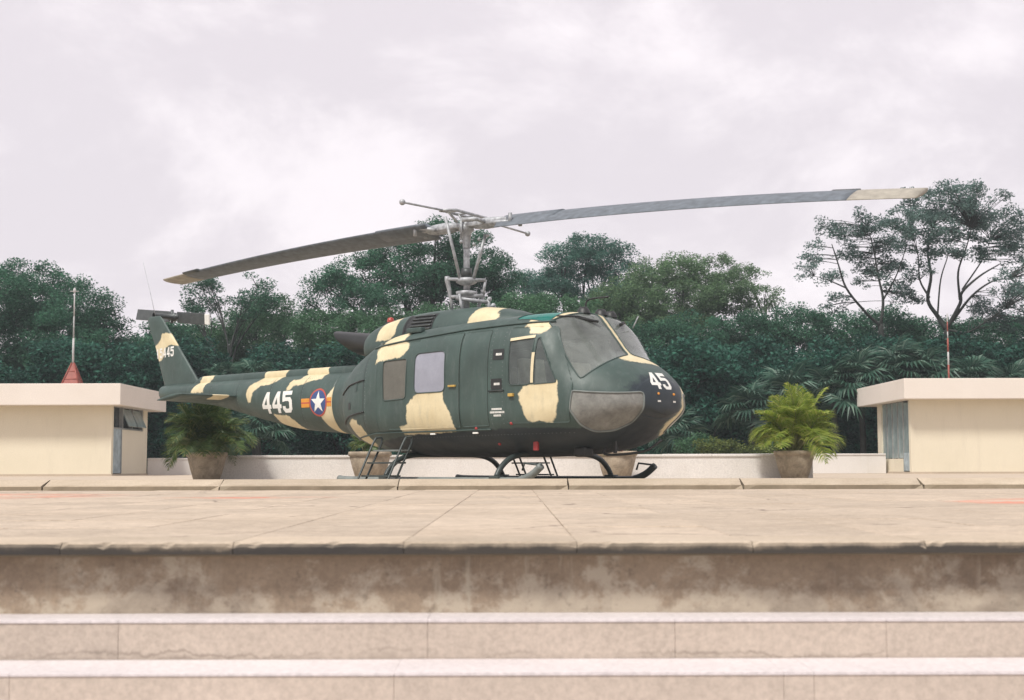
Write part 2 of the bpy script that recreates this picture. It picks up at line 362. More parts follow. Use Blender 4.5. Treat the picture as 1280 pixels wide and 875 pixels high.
def leaf_mat(name, dark, light, trans=.38, rough=.7, stray=None):
    m, nt, b = mat_base(name); o = nt.nodes['Material Output']
    g = N(nt, 'ShaderNodeNewGeometry')
    c = ramp(nt, g.outputs['Random Per Island'], [(.0, dark), (.8, light), (1.0, stray or tuple(x * 1.3 for x in light))])
    big = ramp(nt, noise(nt, .35, 3, .6, 0, 'World'), [(.35, (.72,) * 3), (.65, (1.2,) * 3)])
    c = mixc(nt, 1.0, c, big, 'MULTIPLY')
    nt.links.new(c, b.inputs['Base Color']); b.inputs['Roughness'].default_value = rough; b.inputs['Specular IOR Level'].default_value = .25
    t = N(nt, 'ShaderNodeBsdfTranslucent'); nt.links.new(c, t.inputs[0])
    ms = N(nt, 'ShaderNodeMixShader'); ms.inputs[0].default_value = trans
    nt.links.new(b.outputs[0], ms.inputs[1]); nt.links.new(t.outputs[0], ms.inputs[2]); nt.links.new(ms.outputs[0], o.inputs[0])
    return m
LEAF = [leaf_mat('deep_green_leaves', (.024, .090, .058), (.062, .172, .098)),
        leaf_mat('mid_green_leaves', (.046, .128, .064), (.095, .210, .105)),
        leaf_mat('olive_green_leaves', (.072, .142, .074), (.135, .222, .108)),
        leaf_mat('blue_green_leaves', (.050, .142, .112), (.090, .210, .158))]
OPENLEAF = leaf_mat('backlit_blue_green_leaves', (.085, .15, .135), (.14, .215, .19), .45)  # paler leaves: backlight on the open crowns painted into the colour
UNDER = leaf_mat('dark_undergrowth_leaves', (.012, .060, .044), (.030, .112, .076), .25)
PALMY = leaf_mat('yellow_green_palm_leaflets', (.15, .24, .03), (.38, .45, .085), .45, .5, (.55, .50, .20))
PALMD = leaf_mat('deep_green_palm_leaflets', (.045, .09, .03), (.12, .18, .055), .3, .4, (.26, .24, .08))
FAN = leaf_mat('fan_palm_leaf_green', (.022, .065, .045), (.055, .125, .085), .2, .4, (.20, .28, .22))
HEDGE = leaf_mat('bright_hedge_leaves', (.06, .10, .03), (.17, .21, .055), .3)
BARK = simple('grey_brown_bark', (.030, .034, .030), .9, .4, 5)
STALK = simple('palm_stalk', (.16, .17, .06), .6)
# ================================================================ SETTING
GZ = -1.35       # ground level around the raised terrace
g = bmesh.new(); vs = [g.verts.new(p) for p in ((-900, -60, GZ), (900, -60, GZ), (900, 1500, GZ), (-900, 1500, GZ))]; g.faces.new(vs)
tag(build('ground', g, M['grass']), kind='structure')
low = box_obj('courtyard', (-14, 14, -10, 3.4, GZ - .2, GZ + .012), M['lawnearth']); tag(low, kind='structure')
terrace = box_obj('terrace', (-45, 45, 5.80, 52, GZ, -.1125), M['pad']); tag(terrace, kind='structure')
def obj_random(m, lo=.9, hi=1.06):
    nt = m.node_tree; b = nt.nodes['Principled BSDF']; src = b.inputs['Base Color'].links[0].from_socket
    oi = N(nt, 'ShaderNodeObjectInfo'); f = ramp(nt, oi.outputs['Random'], [(0, (lo, lo, lo * .99)), (1, (hi, hi * .995, hi * .98))])
    nt.links.new(mixc(nt, 1.0, src, f, 'MULTIPLY'), b.inputs['Base Color'])
for k in ('paving', 'coping', 'kerb', 'step', 'coping_dark'): obj_random(M[k])
# paving slabs
P0 = .694
joints_x = [-.436 + P0 * k for k in range(-18, 20)]
rows = [6.10, 7.05, 8.05, 9.05, 10.15, 11.25, 12.35, 13.45, 14.55, 15.65, 16.6, 17.5, 18.30]
sr = random.Random(3)
slab_me = {}
def slab_mesh(ww, dd, key):
    if key in slab_me: return slab_me[key]
    bm = bmesh.new(); g_ = .0016
    x0, x1, y0, y1 = g_, ww - g_, g_, dd - g_; b = .004
    lo_ = [bm.verts.new(p) for p in ((x0, y0, -.04), (x1, y0, -.04), (x1, y1, -.04), (x0, y1, -.04))]
    mi = [bm.verts.new(p) for p in ((x0, y0, -b), (x1, y0, -b), (x1, y1, -b), (x0, y1, -b))]
    to = [bm.verts.new(p) for p in ((x0 + b, y0 + b, 0), (x1 - b, y0 + b, 0), (x1 - b, y1 - b, 0), (x0 + b, y1 - b, 0))]
    for A, B in ((lo_, mi), (mi, to)):
        for k in range(4): bm.faces.new((A[k], A[(k + 1) % 4], B[(k + 1) % 4], B[k]))
    bm.faces.new(to)
    me = bpy.data.meshes.new('paving_slab'); bm.to_mesh(me); bm.free(); me.materials.append(M['paving']); slab_me[key] = me; return me
for r0, r1 in zip(rows, rows[1:]):
    half = .372 * r1 + 2.5
    for i, x0 in enumerate(joints_x):
        if x0 + P0 < -half or x0 > half: continue
        o = bpy.data.objects.new('paving_slab', slab_mesh(P0, r1 - r0, round(r1 - r0, 3))); COL.objects.link(o); o.parent = terrace
        o.location = (x0, r0, -.10 - sr.random() * .004); o.rotation_euler = (R(sr.uniform(-.08, .08)), R(sr.uniform(-.15, .15)), 0)
# stairs
stairs = box_obj('stairs', (-9, 9, 3.3, 5.70, GZ, -1.3), M['step']); tag(stairs, kind='structure')
box_obj('stair_wall', (-9, 9, 5.745, 5.795, -.60, -.158), M['riser'], stairs, .004)
box_obj('mortar_strip', (-9, 9, 5.70, 5.79, -.1595, -.1505), M['kerb'], stairs)
steps = [(-.391, 5.50, 5.743, [-2.6, -1.53, -.33, .63, 1.45, 2.5]), (-.542, 5.14, 5.498, [-3.2, -1.82, -.43, .98, 1.09, 2.3]),
         (-.695, 4.78, 5.138, [-2.9, -1.4, .2, 1.5, 2.9]), (-.845, 4.42, 4.778, [-2.2, -.8, .7, 2.2]), (-.995, 4.06, 4.418, [-2, 0, 2]), (-1.145, 3.70, 4.058, [-1.6, 1.2])]
for zt, y0, y1, js in steps:
    js = [-9] + js + [9]
    for a, b in zip(js, js[1:]):
        box_obj('step_block', (a + .0005, b - .0005, y0 + .004, y1, zt - .25, zt - .0125), M['step'], stairs, .0015)
        box_obj('sky_lit_tread', (a + .0004, b - .0004, y0, y1, zt - .0122, zt + sr.uniform(-.001, .001)), M['tread'], stairs, .002)  # thin top layer added to carry the painted skylight
# coping slabs along the terrace edge
cj = [-9, -7.0, -5.3, -3.9, -2.51, -1.81, -1.12, -.436, .258, .962, 1.656, 2.36, 3.7, 5.1, 7, 9]
for a, b in zip(cj, cj[1:]):
    dark = a in (-2.51, -.436 - .684, 1.656) or abs(a + 1.12) < .01
    bm = bmesh.new(); yo = 5.65 + sr.uniform(-.005, .004); zo = sr.uniform(-.002, .002); nx = max(8, int((b - a) / .028)); rr = []
    for i in range(nx + 1):
        x = a + .0012 + (b - a - .0024) * i / nx; chip = sr.uniform(0, .0025) + (sr.uniform(.004, .012) if sr.random() < .08 else 0) + (.006 if i in (0, nx) else 0)
        rr.append([bm.verts.new(p) for p in ((x, yo, -.149), (x, yo - .002, -.118 - chip), (x, yo + .004 + chip * .5, -.106 - chip), (x, yo + .014 + chip, -.1005 + zo), (x, 6.095, -.10 + zo), (x, 6.095, -.149))])
    for A, B in zip(rr, rr[1:]):
        for j in range(6): bm.faces.new((A[j], A[(j + 1) % 6], B[(j + 1) % 6], B[j]))
    bm.faces.new(rr[0]); bm.faces.new(rr[-1][::-1])
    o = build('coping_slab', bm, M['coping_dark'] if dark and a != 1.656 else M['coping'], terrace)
    if dark and a != 1.656: tag(o, 'coping slab with blackened edge')
# helipad and kerb
pad = box_obj('helipad', (-40, 40, 18.85, 51.5, -.13, -.055), M['pad']); tag(pad, kind='structure')
kj = [-15.2, -12.95, -10.7, -8.42, -6.12, -3.82, -1.495, .732, 3.01, 5.36, 7.6, 9.9, 12.1, 14.4]
for a, b in zip(kj, kj[1:]):
    bm = bmesh.new(); nx = 14; prof = [(18.30, -.13), (18.30, -.050), (18.315, -.034), (18.62, .034), (18.80, .036), (18.86, -.057), (18.86, -.13)]; rr = []
    for i in range(nx + 1):
        t = i / nx; x = a + .006 + (b - a - .012) * t
        e = sr.uniform(-.004, .004)
        nk = .035 if (i == nx and sr.random() < .8) else (.015 if i == 0 else 0)
        rr.append([bm.verts.new((x + (0 if 0 < i < nx else sr.uniform(0, .01) * (1 if i == 0 else -1) * (j in (1, 2))), y + (nk * 1.5 if j in (1, 2) else 0) + (e if j in (1, 2) else 0), z - (nk if j in (2,) else 0) + (e if j == 2 else 0))) for j, (y, z) in enumerate(prof)])
    for A, B in zip(rr, rr[1:]):
        for j in range(6): bm.faces.new((A[j], A[j + 1], B[j + 1], B[j]))
    bm.faces.new(rr[0]); bm.faces.new(rr[-1][::-1])
    build('kerb_block', bm, M['kerb'], pad)

# ---- low walls
def wall_piece(name, p0, p1, h, th, mat, label, capm=None):
    p0, p1 = Vector(p0), Vector(p1); L = (p1 - p0).length; a = math.atan2(p1.y - p0.y, p1.x - p0.x)
    r = empty(name, (p0.x, p0.y, -.055), a, label, 'wall'); h += .055
    box_obj('wall_body', (0, L, 0, th, 0, h - .05), mat, r, .006)
    n = max(1, round(L / 2.0))
    for i in range(n): box_obj('coping_stone', (L * i / n + .003, L * (i + 1) / n - .003, -.025, th + .025, h - .05, h), capm or mat, r, .008)
    return r
wall_piece('parapet_wall', (-6.15, 29.0), (6.12, 28.6), .44, .32, M['whitewall'], 'low white parapet wall running behind the helicopter and the potted palms')
wall_piece('parapet_wall', (-12.0, 46.2), (-4, 46.2), .50, .25, M['whitewall'], 'low far white wall beside the left flat-roofed building')
wall_piece('parapet_wall', (5, 46.6), (12.4, 46.6), .60, .25, M['whitewall'], 'low far white wall reaching the right flat-roofed building')

# ---- buildings
def roof_slab(parent, x0, x1, y0, y1, z0, z1):
    bm = bmesh.new(); add_box(bm, x0, x1, y0, y1, z0, z1, bevel=.02); return build('roof', bm, M['fascia'], parent)
BL = empty('flat_roofed_building', (-12.0, 42, 0), 0, 'small cream building with thick flat roof at the left edge', 'building')
lx = -14
box_obj('floor_slab', (lx, .04, -.04, 4.15, -.058, .0), M['pad'], BL)
box_obj('front_wall', (lx, 0, 0, .2, 0, 2.04), M['wall'], BL)
box_obj('back_wall', (lx, 0, 3.9, 4.1, 0, 2.04), M['wall'], BL)
# inner side wall split by the window strip (Y .25..3.4) and the narrow door panel
box_obj('side_wall', (-.2, -.002, 1.15, 3.9, 0, 1.36), M['wall'], BL)
box_obj('side_wall', (-.2, -.002, 3.62, 3.9, 1.36, 2.04), M['wall'], BL)
roof_slab(BL, lx - .5, .41, -.6, 4.9, 2.04, 2.68)
dr = box_obj('door', (-.12, -.03, .2, 1.15, .02, 1.36), M['bluewhite'], BL); tag(dr, 'narrow peeling pale blue door')
box_obj('door_frame', (-.2, .0, 1.12, 1.15, .02, 1.36), M['frame'], dr)
wn = box_obj('window', (-.2, -.15, .2, 3.62, 1.36, 2.04), M['darkglass'], BL)
for a in (.2, 1.3, 2.4, 3.57): box_obj('frame_bar', (-.15, -.03, a, a + .05, 1.36, 2.04), M['frame'], wn)
box_obj('frame_bar', (-.15, -.025, .2, 3.62, 1.36, 1.41), M['frame'], wn)
for a in (1.38, 2.48):
    m_ = Matrix.Translation((-.1, a, 2.0)) @ Matrix.Rotation(R(-24), 4, 'Y') @ Matrix.Translation((.1, -a, -2.0))
    box_obj('window_sash', (-.12, -.095, a, a + .98, 1.42, 2.0), M['louvre'], wn, 0, m_)
BR = empty('flat_roofed_building', (12.5, 44, 0), 0, 'small cream building with thick flat roof at the right edge', 'building')
rx = 14
box_obj('floor_slab', (-.04, rx, -.04, 4.0, -.058, .0), M['pad'], BR)
box_obj('front_wall', (0, rx, 0, .2, 0, 2.26), M['wall'], BR)
box_obj('back_wall', (0, rx, 3.76, 3.96, 0, 2.26), M['wall'], BR)
box_obj('side_wall', (.002, .2, .95, 3.5, 0, .42), M['wall'], BR)
box_obj('side_wall', (.002, .2, 3.5, 3.76, 0, 2.26), M['wall'], BR)
roof_slab(BR, -.33, rx + .5, -.6, 5.4, 2.26, 2.90)
wn = box_obj('window', (.12, .17, .95, 3.5, .42, 2.26), M['darkglass'], BR)
for i in range(4):
    a = .98 + i * .64
    box_obj('frame_bar', (.03, .12, a - .03, a + .012, .42, 2.26), M['frame'], wn)
    box_obj('window_pane', (.06, .07, a + .013, a + .608, .44, 2.24), M['louvre'], wn)
    if i: box_obj('curtain_fold', (.075, .09, a + .2, a + .34, .5, 2.2), M['bluewhite'], wn)
dr = box_obj('door', (.05, .13, .2, .93, .02, 2.2), M['louvre'], BR)
box_obj('door_panel', (.03, .048, .24, .90, .04, .6), M['bluewhite'], dr)
box_obj('door_frame', (.02, .14, .9, .95, .0, 2.26), M['frame'], dr)

# ---- mast with red lattice base (left), banded pole (right)
b0 = Vector((-13.9, 44.2, 2.68))
mast = empty('antenna_mast', b0, 0, 'thin white and grey antenna mast on a red lattice base on the left roof', 'antenna')
hb = .82
for k, (sx, sy) in enumerate(((-1, -1), (1, -1), (1, 1), (-1, 1))):
    tube_obj('base_leg', [(sx * .31, sy * .31, 0), (sx * .03, sy * .03, hb)], .022, M['mastred'], mast, 6)
for h in (.05, .3, .55):
    f = .31 - .28 * h / hb
    tube_obj('brace_ring', [(-f, -f, h), (f, -f, h), (f, f, h), (-f, f, h)], .014, M['mastred'], mast, 6, True)
bm = bmesh.new()
for sx, sy, tx, ty in ((-1, -1, 1, -1), (1, -1, 1, 1), (1, 1, -1, 1), (-1, 1, -1, -1)):
    v = [bm.verts.new(p) for p in ((sx * .29, sy * .29, .02), (tx * .29, ty * .29, .02), (tx * .03, ty * .03, hb - .02), (sx * .03, sy * .03, hb - .02))]; bm.faces.new(v)
build('base_panel', bm, M['mastred'], mast)
tube_obj('pole', [(0, 0, hb - .05), (0, 0, 1.6)], .034, M['mastwhite'], mast, 8)
tube_obj('pole', [(0, 0, 1.6), (0, 0, 2.3)], .027, M['frame'], mast, 8)
tube_obj('pole', [(0, 0, 2.3), (0, 0, 3.05)], .021, M['mastwhite'], mast, 8)
bm = bmesh.new(); add_lathe(bm, [(0, 3.05), (.035, 3.06), (.055, 3.12), (.035, 3.19), (0, 3.21)], 10); add_tube(bm, [(-.14, 0, 3.1), (.14, 0, 3.1)], .012, 6)
build('lamp_head', bm, M['mastwhite'], mast, True)
pr = at(1186, 473, 46); pr.z = 2.88
pole = empty('banded_pole', pr, 0, 'thin red and white banded pole standing on the right roof', 'pole')
zz = [0, .62, 1.05, 1.5, 1.72, 2.05]
for i, (a, b) in enumerate(zip(zz, zz[1:])):
    tube_obj('pole_band', [(0, 0, a), (0, 0, b)], .03 if i < 3 else .02, M['mastred'] if i % 2 == 0 else M['mastwhite'], pole, 8)
bm = bmesh.new(); add_lathe(bm, [(.02, 2.05), (.02, 2.3), (0, 2.34)], 8); build('pole_tip', bm, M['mastwhite'], pole, True)

# ================================================================ HELICOPTER
HELI = empty('helicopter', (-.71, 21.8, 0), R(-41), 'parked military helicopter in green and cream camouflage on the helipad', 'helicopter')
def pchip(xs, ys, x):
    xs = np.asarray(xs, float); ys = np.asarray(ys, float); h = np.diff(xs); d = np.diff(ys) / h
    m = np.zeros(len(xs)); m[0] = d[0]; m[-1] = d[-1]
    for i in range(1, len(xs) - 1):
        m[i] = 0 if d[i - 1] * d[i] <= 0 else 2 * d[i - 1] * d[i] / (d[i - 1] + d[i])
    i = np.clip(np.searchsorted(xs, x) - 1, 0, len(h) - 1); t = (x - xs[i]) / h[i]
    return (2 * t**3 - 3 * t**2 + 1) * ys[i] + (t**3 - 2 * t**2 + t) * h[i] * m[i] + (-2 * t**3 + 3 * t**2) * ys[i + 1] + (t**3 - t**2) * h[i] * m[i + 1]
def loft(secs, us, na=200, cap0=True, cap1=True):
    """secs rows: u, top, bottom, half width, z of max width, n top, n bottom"""
    S = np.array(sorted(secs)); bm = bmesh.new(); rings = []
    for u in us:
        zt, zb, hw, zm, n1, n2 = [float(pchip(S[:, 0], S[:, k], np.array([u]))[0]) for k in range(1, 7)]
        ring = []
        for k in range(na):
            a = 2 * math.pi * k / na; ca, sa = math.cos(a), math.sin(a); n = n1 if ca >= 0 else n2
            rad = (abs(sa) ** n + abs(ca) ** n) ** (-1.0 / n)      # radial form keeps points evenly spread
            y = hw * sa * rad; z = zm + ((zt - zm) if ca >= 0 else (zm - zb)) * ca * rad
            ring.append(bm.verts.new((u, y, z)))
        rings.append(ring)
    for A, B in zip(rings, rings[1:]):
        for k in range(na): bm.faces.new((A[k], B[k], B[(k + 1) % na], A[(k + 1) % na]))
    if cap0: bm.faces.new(rings[0][::-1])
    if cap1: bm.faces.new(rings[-1])
    bmesh.ops.recalc_face_normals(bm, faces=bm.faces[:]); bm.normal_update()
    return bm
HULL = [(-2.80, 1.78, .78, .45, 1.27, 2.1, 2.1), (-2.45, 1.80, .72, .48, 1.25, 2.1, 2.1), (-2.2, 1.84, .66, .60, 1.22, 2.2, 2.2), (-1.95, 1.93, .58, .82, 1.18, 2.3, 2.3),
        (-1.7, 2.03, .52, 1.00, 1.16, 2.4, 2.4), (-1.4, 2.13, .46, 1.14, 1.15, 2.6, 2.5), (-1.0, 2.22, .40, 1.235, 1.15, 3.3, 2.6), (-.6, 2.28, .37, 1.27, 1.15, 4.0, 2.8),
        (0, 2.32, .35, 1.285, 1.15, 4.4, 2.9), (.9, 2.36, .335, 1.29, 1.15, 4.4, 2.9), (1.7, 2.39, .34, 1.285, 1.14, 4.3, 2.9), (2.2, 2.41, .36, 1.26, 1.12, 3.8, 2.8), (2.45, 2.405, .375, 1.235, 1.10, 3.2, 2.7),
        (2.62, 2.365, .40, 1.21, 1.09, 2.75, 2.6), (2.80, 2.18, .42, 1.17, 1.08, 2.3, 2.5), (2.95, 1.995, .45, 1.13, 1.07, 2.05, 2.4), (3.08, 1.835, .49, 1.085, 1.06, 2.1, 2.3), (3.16, 1.765, .525, 1.05, 1.06, 2.2, 2.3), (3.3, 1.69, .61, .97, 1.05, 2.25, 2.2),
        (3.45, 1.60, .71, .865, 1.06, 2.15, 2.2), (3.58, 1.50, .80, .74, 1.06, 2.1, 2.2), (3.68, 1.39, .87, .59, 1.06, 2.1, 2.1), (3.745, 1.29, .91, .43, 1.05, 2.1, 2.1), (3.78, 1.19, .90, .26, 1.05, 2.1, 2.1), (3.79, 1.09, 1.0, .09, 1.05, 2.1, 2.1)]
us = list(np.arange(-2.8, 3.3, .03)) + list(np.arange(3.3, 3.66, .02)) + list(np.linspace(3.66, 3.79, 14))
hull = loft(HULL, us, 220)
HULL_BVH = BVHTree.FromBMesh(hull)
BOOM = [(-8.0, 1.755, 1.50, .10, 1.63, 2.1, 2.1), (-7.8, 1.765, 1.47, .15, 1.62, 2.1, 2.1), (-6.44, 1.78, 1.35, .235, 1.57, 2.1, 2.1), (-4.81, 1.79, 1.03, .335, 1.43, 2.1, 2.1), (-3.72, 1.79, .84, .405, 1.34, 2.1, 2.1), (-2.6, 1.785, .75, .47, 1.27, 2.1, 2.1)]
boom = loft(BOOM, list(np.arange(-8.0, -2.58, .035)), 90)
BOOM_BVH = BVHTree.FromBMesh(boom)
COWL = [(-1.97, 2.36, 1.86, .34, 2.12, 2.2, 2.2), (-1.88, 2.43, 1.84, .43, 2.12, 2.2, 2.2), (-1.7, 2.50, 1.84, .50, 2.12, 2.3, 2.2), (-1.4, 2.565, 1.9, .555, 2.12, 2.4, 2.2), (-.9, 2.63, 1.95, .58, 2.15, 2.5, 2.2), (-.4, 2.655, 2.0, .59, 2.15, 2.5, 2.2),
        (.3, 2.655, 2.0, .58, 2.18, 2.5, 2.2), (.8, 2.61, 2.05, .54, 2.2, 2.4, 2.2), (1.1, 2.555, 2.1, .46, 2.25, 2.3, 2.2), (1.3, 2.49, 2.15, .33, 2.3, 2.2, 2.2), (1.42, 2.42, 2.25, .16, 2.33, 2.1, 2.1)]
cowl = loft(COWL, list(np.arange(-1.97, 1.42, .035)) + [1.42], 90)
COWL_BVH = BVHTree.FromBMesh(cowl)

CAMO = {
 'hull': [[(-0.79, 2.0), (-0.8, 2.09), (-.6, 2.3), (-0.22, 2.36), (-0.24, 2.10), (-0.03, 2.03), (-0.05, 1.94), (-0.11, 1.87), (-0.18, 1.83), (-0.65, 1.80), (-0.77, 1.76), (-0.76, 1.88), (-0.85, 2.0)],
  [(0.16, 1.26), (0.47, 1.3), (0.73, 1.31), (0.75, 1.15), (0.86, 1.01), (0.91, 0.85), (0.93, 0.71), (0.52, 0.67), (0.19, 0.67), (-0.18, 0.68), (-0.2, 0.8), (-0.03, 0.83), (-0.01, 1.1)],
  [(-1.56, 0.88), (-1.4, 0.94), (-1.27, 0.92), (-1.25, 0.85), (-1.16, 0.83), (-1.08, 0.65), (-1.1, 0.54), (-1.39, 0.51), (-1.48, 0.63)],
  [(2.15, 2.32), (2.39, 2.5), (2.56, 2.5), (2.50, 2.08), (2.4, 2.03), (2.27, 2.04), (2.24, 2.13), (2.15, 2.15)],
  [(2.25, 1.31), (2.77, 1.37), (2.79, 1.09), (2.74, 0.88), (2.67, 0.8), (2.48, 0.83), (2.38, 0.8), (2.29, 0.85), (2.21, 1.03), (2.15, 1.2)]],
 'boom': [[(-2.3, 1.9), (-2.50, 1.72), (-2.62, 1.50), (-2.76, 1.36), (-2.93, 1.18), (-2.94, 1.0), (-2.82, .84), (-2.7, .7), (-2.2, .7)],
  [(-5.0, 1.34), (-4.93, 1.33), (-4.85, 1.51), (-4.67, 1.63), (-4.45, 1.63), (-4.26, 1.7), (-4.15, 2.0), (-4.81, 2.0), (-4.81, 1.73), (-5.01, 1.64), (-5.05, 1.5)],
  [(-3.89, 1.5), (-3.8, 1.51), (-3.74, 1.58), (-3.49, 1.6), (-3.29, 1.66), (-3.06, 1.68), (-3.15, 2.0), (-3.64, 2.0), (-3.64, 1.7), (-3.85, 1.68), (-3.89, 1.57)],
  [(-4.31, 1.13), (-4.16, 1.1), (-3.88, 1.08), (-3.73, 0.98), (-3.58, 0.8), (-3.88, 0.8), (-4.22, 0.96)],
  [(-6.62, 2.0), (-6.32, 2.0), (-6.32, 1.85), (-6.44, 1.72), (-6.41, 1.57), (-6.83, 1.58), (-6.73, 1.73)]],
 'fin': [[(-8.02, 2.78), (-7.78, 2.78), (-7.4, 2.5), (-7.72, 2.55), (-7.9, 2.51), (-7.92, 2.37), (-8.05, 2.27), (-8.36, 2.23), (-8.45, 2.44), (-8.22, 2.58), (-8.07, 2.67)]],
 'cowl': [[(-1.47, 2.2), (-1.45, 2.44), (-1.34, 2.75), (-1.12, 2.75), (-1.03, 2.44), (-1.02, 2.29), (-1.14, 2.2), (-1.32, 2.2)],
  [(0.51, 2.3), (0.59, 2.75), (0.84, 2.75), (0.96, 2.52), (1.06, 2.44), (0.93, 2.3)]],
}
def poly_sdf(P, poly):
    d = np.full(len(P), 1e9); inside = np.zeros(len(P), bool); poly = np.array(poly)
    for a, b in zip(poly, np.roll(poly, -1, 0)):
        e = b - a; w_ = P - a; t = np.clip((w_ @ e) / (e @ e), 0, 1)
        d = np.minimum(d, np.hypot(*(w_ - t[:, None] * e).T))
        c = ((a[1] <= P[:, 1]) & (b[1] > P[:, 1])) | ((b[1] <= P[:, 1]) & (a[1] > P[:, 1]))
        with np.errstate(divide='ignore', invalid='ignore'): xi = a[0] + (P[:, 1] - a[1]) * e[0] / (e[1] if e[1] else 1e-9)
        inside ^= c & (P[:, 0] < xi)
    return np.where(inside, -d, d)
def paint(bm, key):
    lc = bm.verts.layers.float.new('camo'); lb = bm.verts.layers.float.new('belly')
    vs = list(bm.verts); P = np.array([v.co[:] for v in vs]); s = np.full(len(P), 9.0)
    for poly in CAMO.get(key, []): s = np.minimum(s, poly_sdf(P[:, [0, 2]], poly))
    be = np.full(len(P), 9.0)
    if key == 'hull':
        post = np.maximum(np.abs(P[:, 1]) - .034, np.maximum(2.5 - P[:, 0], 1.7 - P[:, 2])); s = np.minimum(s, post)
        e = (np.hypot((P[:, 0] - 3.22) / .17, (P[:, 1] - .10) / .44) - 1) * .16; s = np.minimum(s, np.where(P[:, 2] > 1.4, e, 9))
        e = (np.hypot((P[:, 0] + .9) / .5, (P[:, 1] - .9) / .5) - 1) * .4; s = np.minimum(s, np.where((P[:, 2] > 1.4) & (P[:, 1] > 0), e, 9))
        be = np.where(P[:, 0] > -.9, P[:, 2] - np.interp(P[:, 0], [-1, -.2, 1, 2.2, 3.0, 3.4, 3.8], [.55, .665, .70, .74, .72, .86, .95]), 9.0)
        nose = (3.60 - P[:, 0]) * .28; be = np.where(P[:, 0] > 3.0, np.minimum(be, np.maximum(nose, (P[:, 2] - 1.44) * .6)), be)  # shade on the nose front painted in with the belly colour
        e = (np.hypot(np.hypot((P[:, 0] - 3.35) / .55, (P[:, 1] - .88) / .75), (P[:, 2] - 1.0) / .40) - 1) * .35; e = np.where(P[:, 1] > 0, e, 9); s = np.minimum(s, e); be = np.where(e < .02, 9.0, be)  # cream on the port nose: bright reflection of the chin glass, painted on
    for v, a, b in zip(vs, s, be): v[lc] = float(a); v[lb] = float(b)
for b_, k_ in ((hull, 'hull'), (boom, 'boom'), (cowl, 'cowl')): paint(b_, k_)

def rounded(pts, r, n=4):
    pts = [Vector(p) for p in pts]; out = []
    for i, p in enumerate(pts):
        a = pts[i - 1] - p; b = pts[(i + 1) % len(pts)] - p
        ra = min(r, a.length * .45); rb = min(r, b.length * .45); A = p + a.normalized() * ra; B = p + b.normalized() * rb
        for k in range(n + 1):
            t = k / n; out.append(A * (1 - t) ** 2 + p * 2 * t * (1 - t) + B * t * t)
    return out
def cut(bm, pts, d, nmin=.05):
    """cut a convex outline (3-D points, seen along direction d) into the skin and return the faces inside it"""
    d = Vector(d).normalized(); pts = [Vector(p) for p in pts]; n = len(pts)
    cen = sum(pts, Vector()) / n; ax = d.orthogonal().normalized(); ay = d.cross(ax)
    rad = max(((p - cen) - d * (p - cen).dot(d)).length for p in pts) + .10
    q = sorted(((p.dot(ax), p.dot(ay)) for p in pts)); low, upp = [], []
    for arr, src_ in ((low, q), (upp, q[::-1])):
        for p in src_:
            while len(arr) > 1 and (arr[-1][0] - arr[-2][0]) * (p[1] - arr[-2][1]) - (arr[-1][1] - arr[-2][1]) * (p[0] - arr[-2][0]) <= 1e-9: arr.pop()
            arr.append(p)
    pts = [ax * a + ay * b for a, b in low[:-1] + upp[:-1]]; n = len(pts); cd_ = d * cen.dot(d); pts = [p + cd_ for p in pts]
    pl = []
    for i in range(n):
        e = pts[(i + 1) % n] - pts[i]
        if e.length < 1e-5: continue
        nn = e.cross(d).normalized()
        if (cen - pts[i]).dot(nn) > 0: nn = -nn       # nn points outward
        pl.append((pts[i], nn))
    bm.normal_update()
    def near(f):
        if f.normal.dot(d) < nmin: return False
        c = f.calc_center_median() - cen; c -= d * c.dot(d)
        return c.length < rad and f.calc_area() < .5
    for co, nn in pl:
        fs = [f for f in bm.faces if near(f)]
        geom = fs + list({e for f in fs for e in f.edges}) + list({v for f in fs for v in f.verts})
        bmesh.ops.bisect_plane(bm, geom=geom, plane_co=co, plane_no=nn, dist=1e-5)
    bm.normal_update()
    return [f for f in bm.faces if near(f) and all((f.calc_center_median() - co).dot(nn) < 0 for co, nn in pl)]
def take(bm, faces):
    """remove faces from bm and return them as a new bmesh keeping the paint layers"""
    nb = bmesh.new(); src = [bm.verts.layers.float.get('camo'), bm.verts.layers.float.get('belly')]
    dst = [nb.verts.layers.float.new('camo'), nb.verts.layers.float.new('belly')]; mp_ = {}
    for f in faces:
        vs = []
        for v in f.verts:
            if v not in mp_:
                q = nb.verts.new(v.co); q.normal = v.normal; mp_[v] = q
                for s_, t_ in zip(src, dst):
                    if s_: q[t_] = v[s_]
            vs.append(mp_[v])
        nb.faces.new(vs)
    bmesh.ops.delete(bm, geom=faces, context='FACES'); nb.normal_update(); return nb
def offset(bm, d, rim=0):
    bm.normal_update()
    nr = {v: v.normal.copy() for v in bm.verts}
    for v in bm.verts: v.co += nr[v] * d
    if rim:
        be = [e for e in bm.edges if e.is_boundary]; mp_ = {}; lay = [l for l in bm.verts.layers.float.values()]
        for e in be:
            q = []
            for v in e.verts:
                if v not in mp_:
                    x = bm.verts.new(v.co - nr[v] * rim); mp_[v] = x
                    for l in lay: x[l] = v[l]
                q.append(mp_[v])
            bm.faces.new((e.verts[0], e.verts[1], q[1], q[0]))
    bm.normal_update(); return bm
def edge_loops(bm):
    be = {e for e in bm.edges if e.is_boundary}; loops = []
    while be:
        e = be.pop(); loop = [e.verts[0], e.verts[1]]
        while True:
            nx = next((x for x in loop[-1].link_edges if x in be), None)
            if nx is None: break
            be.discard(nx); o = nx.other_vert(loop[-1])
            if o is loop[0]: break
            loop.append(o)
        loops.append([v.co.copy() for v in loop])
    return loops
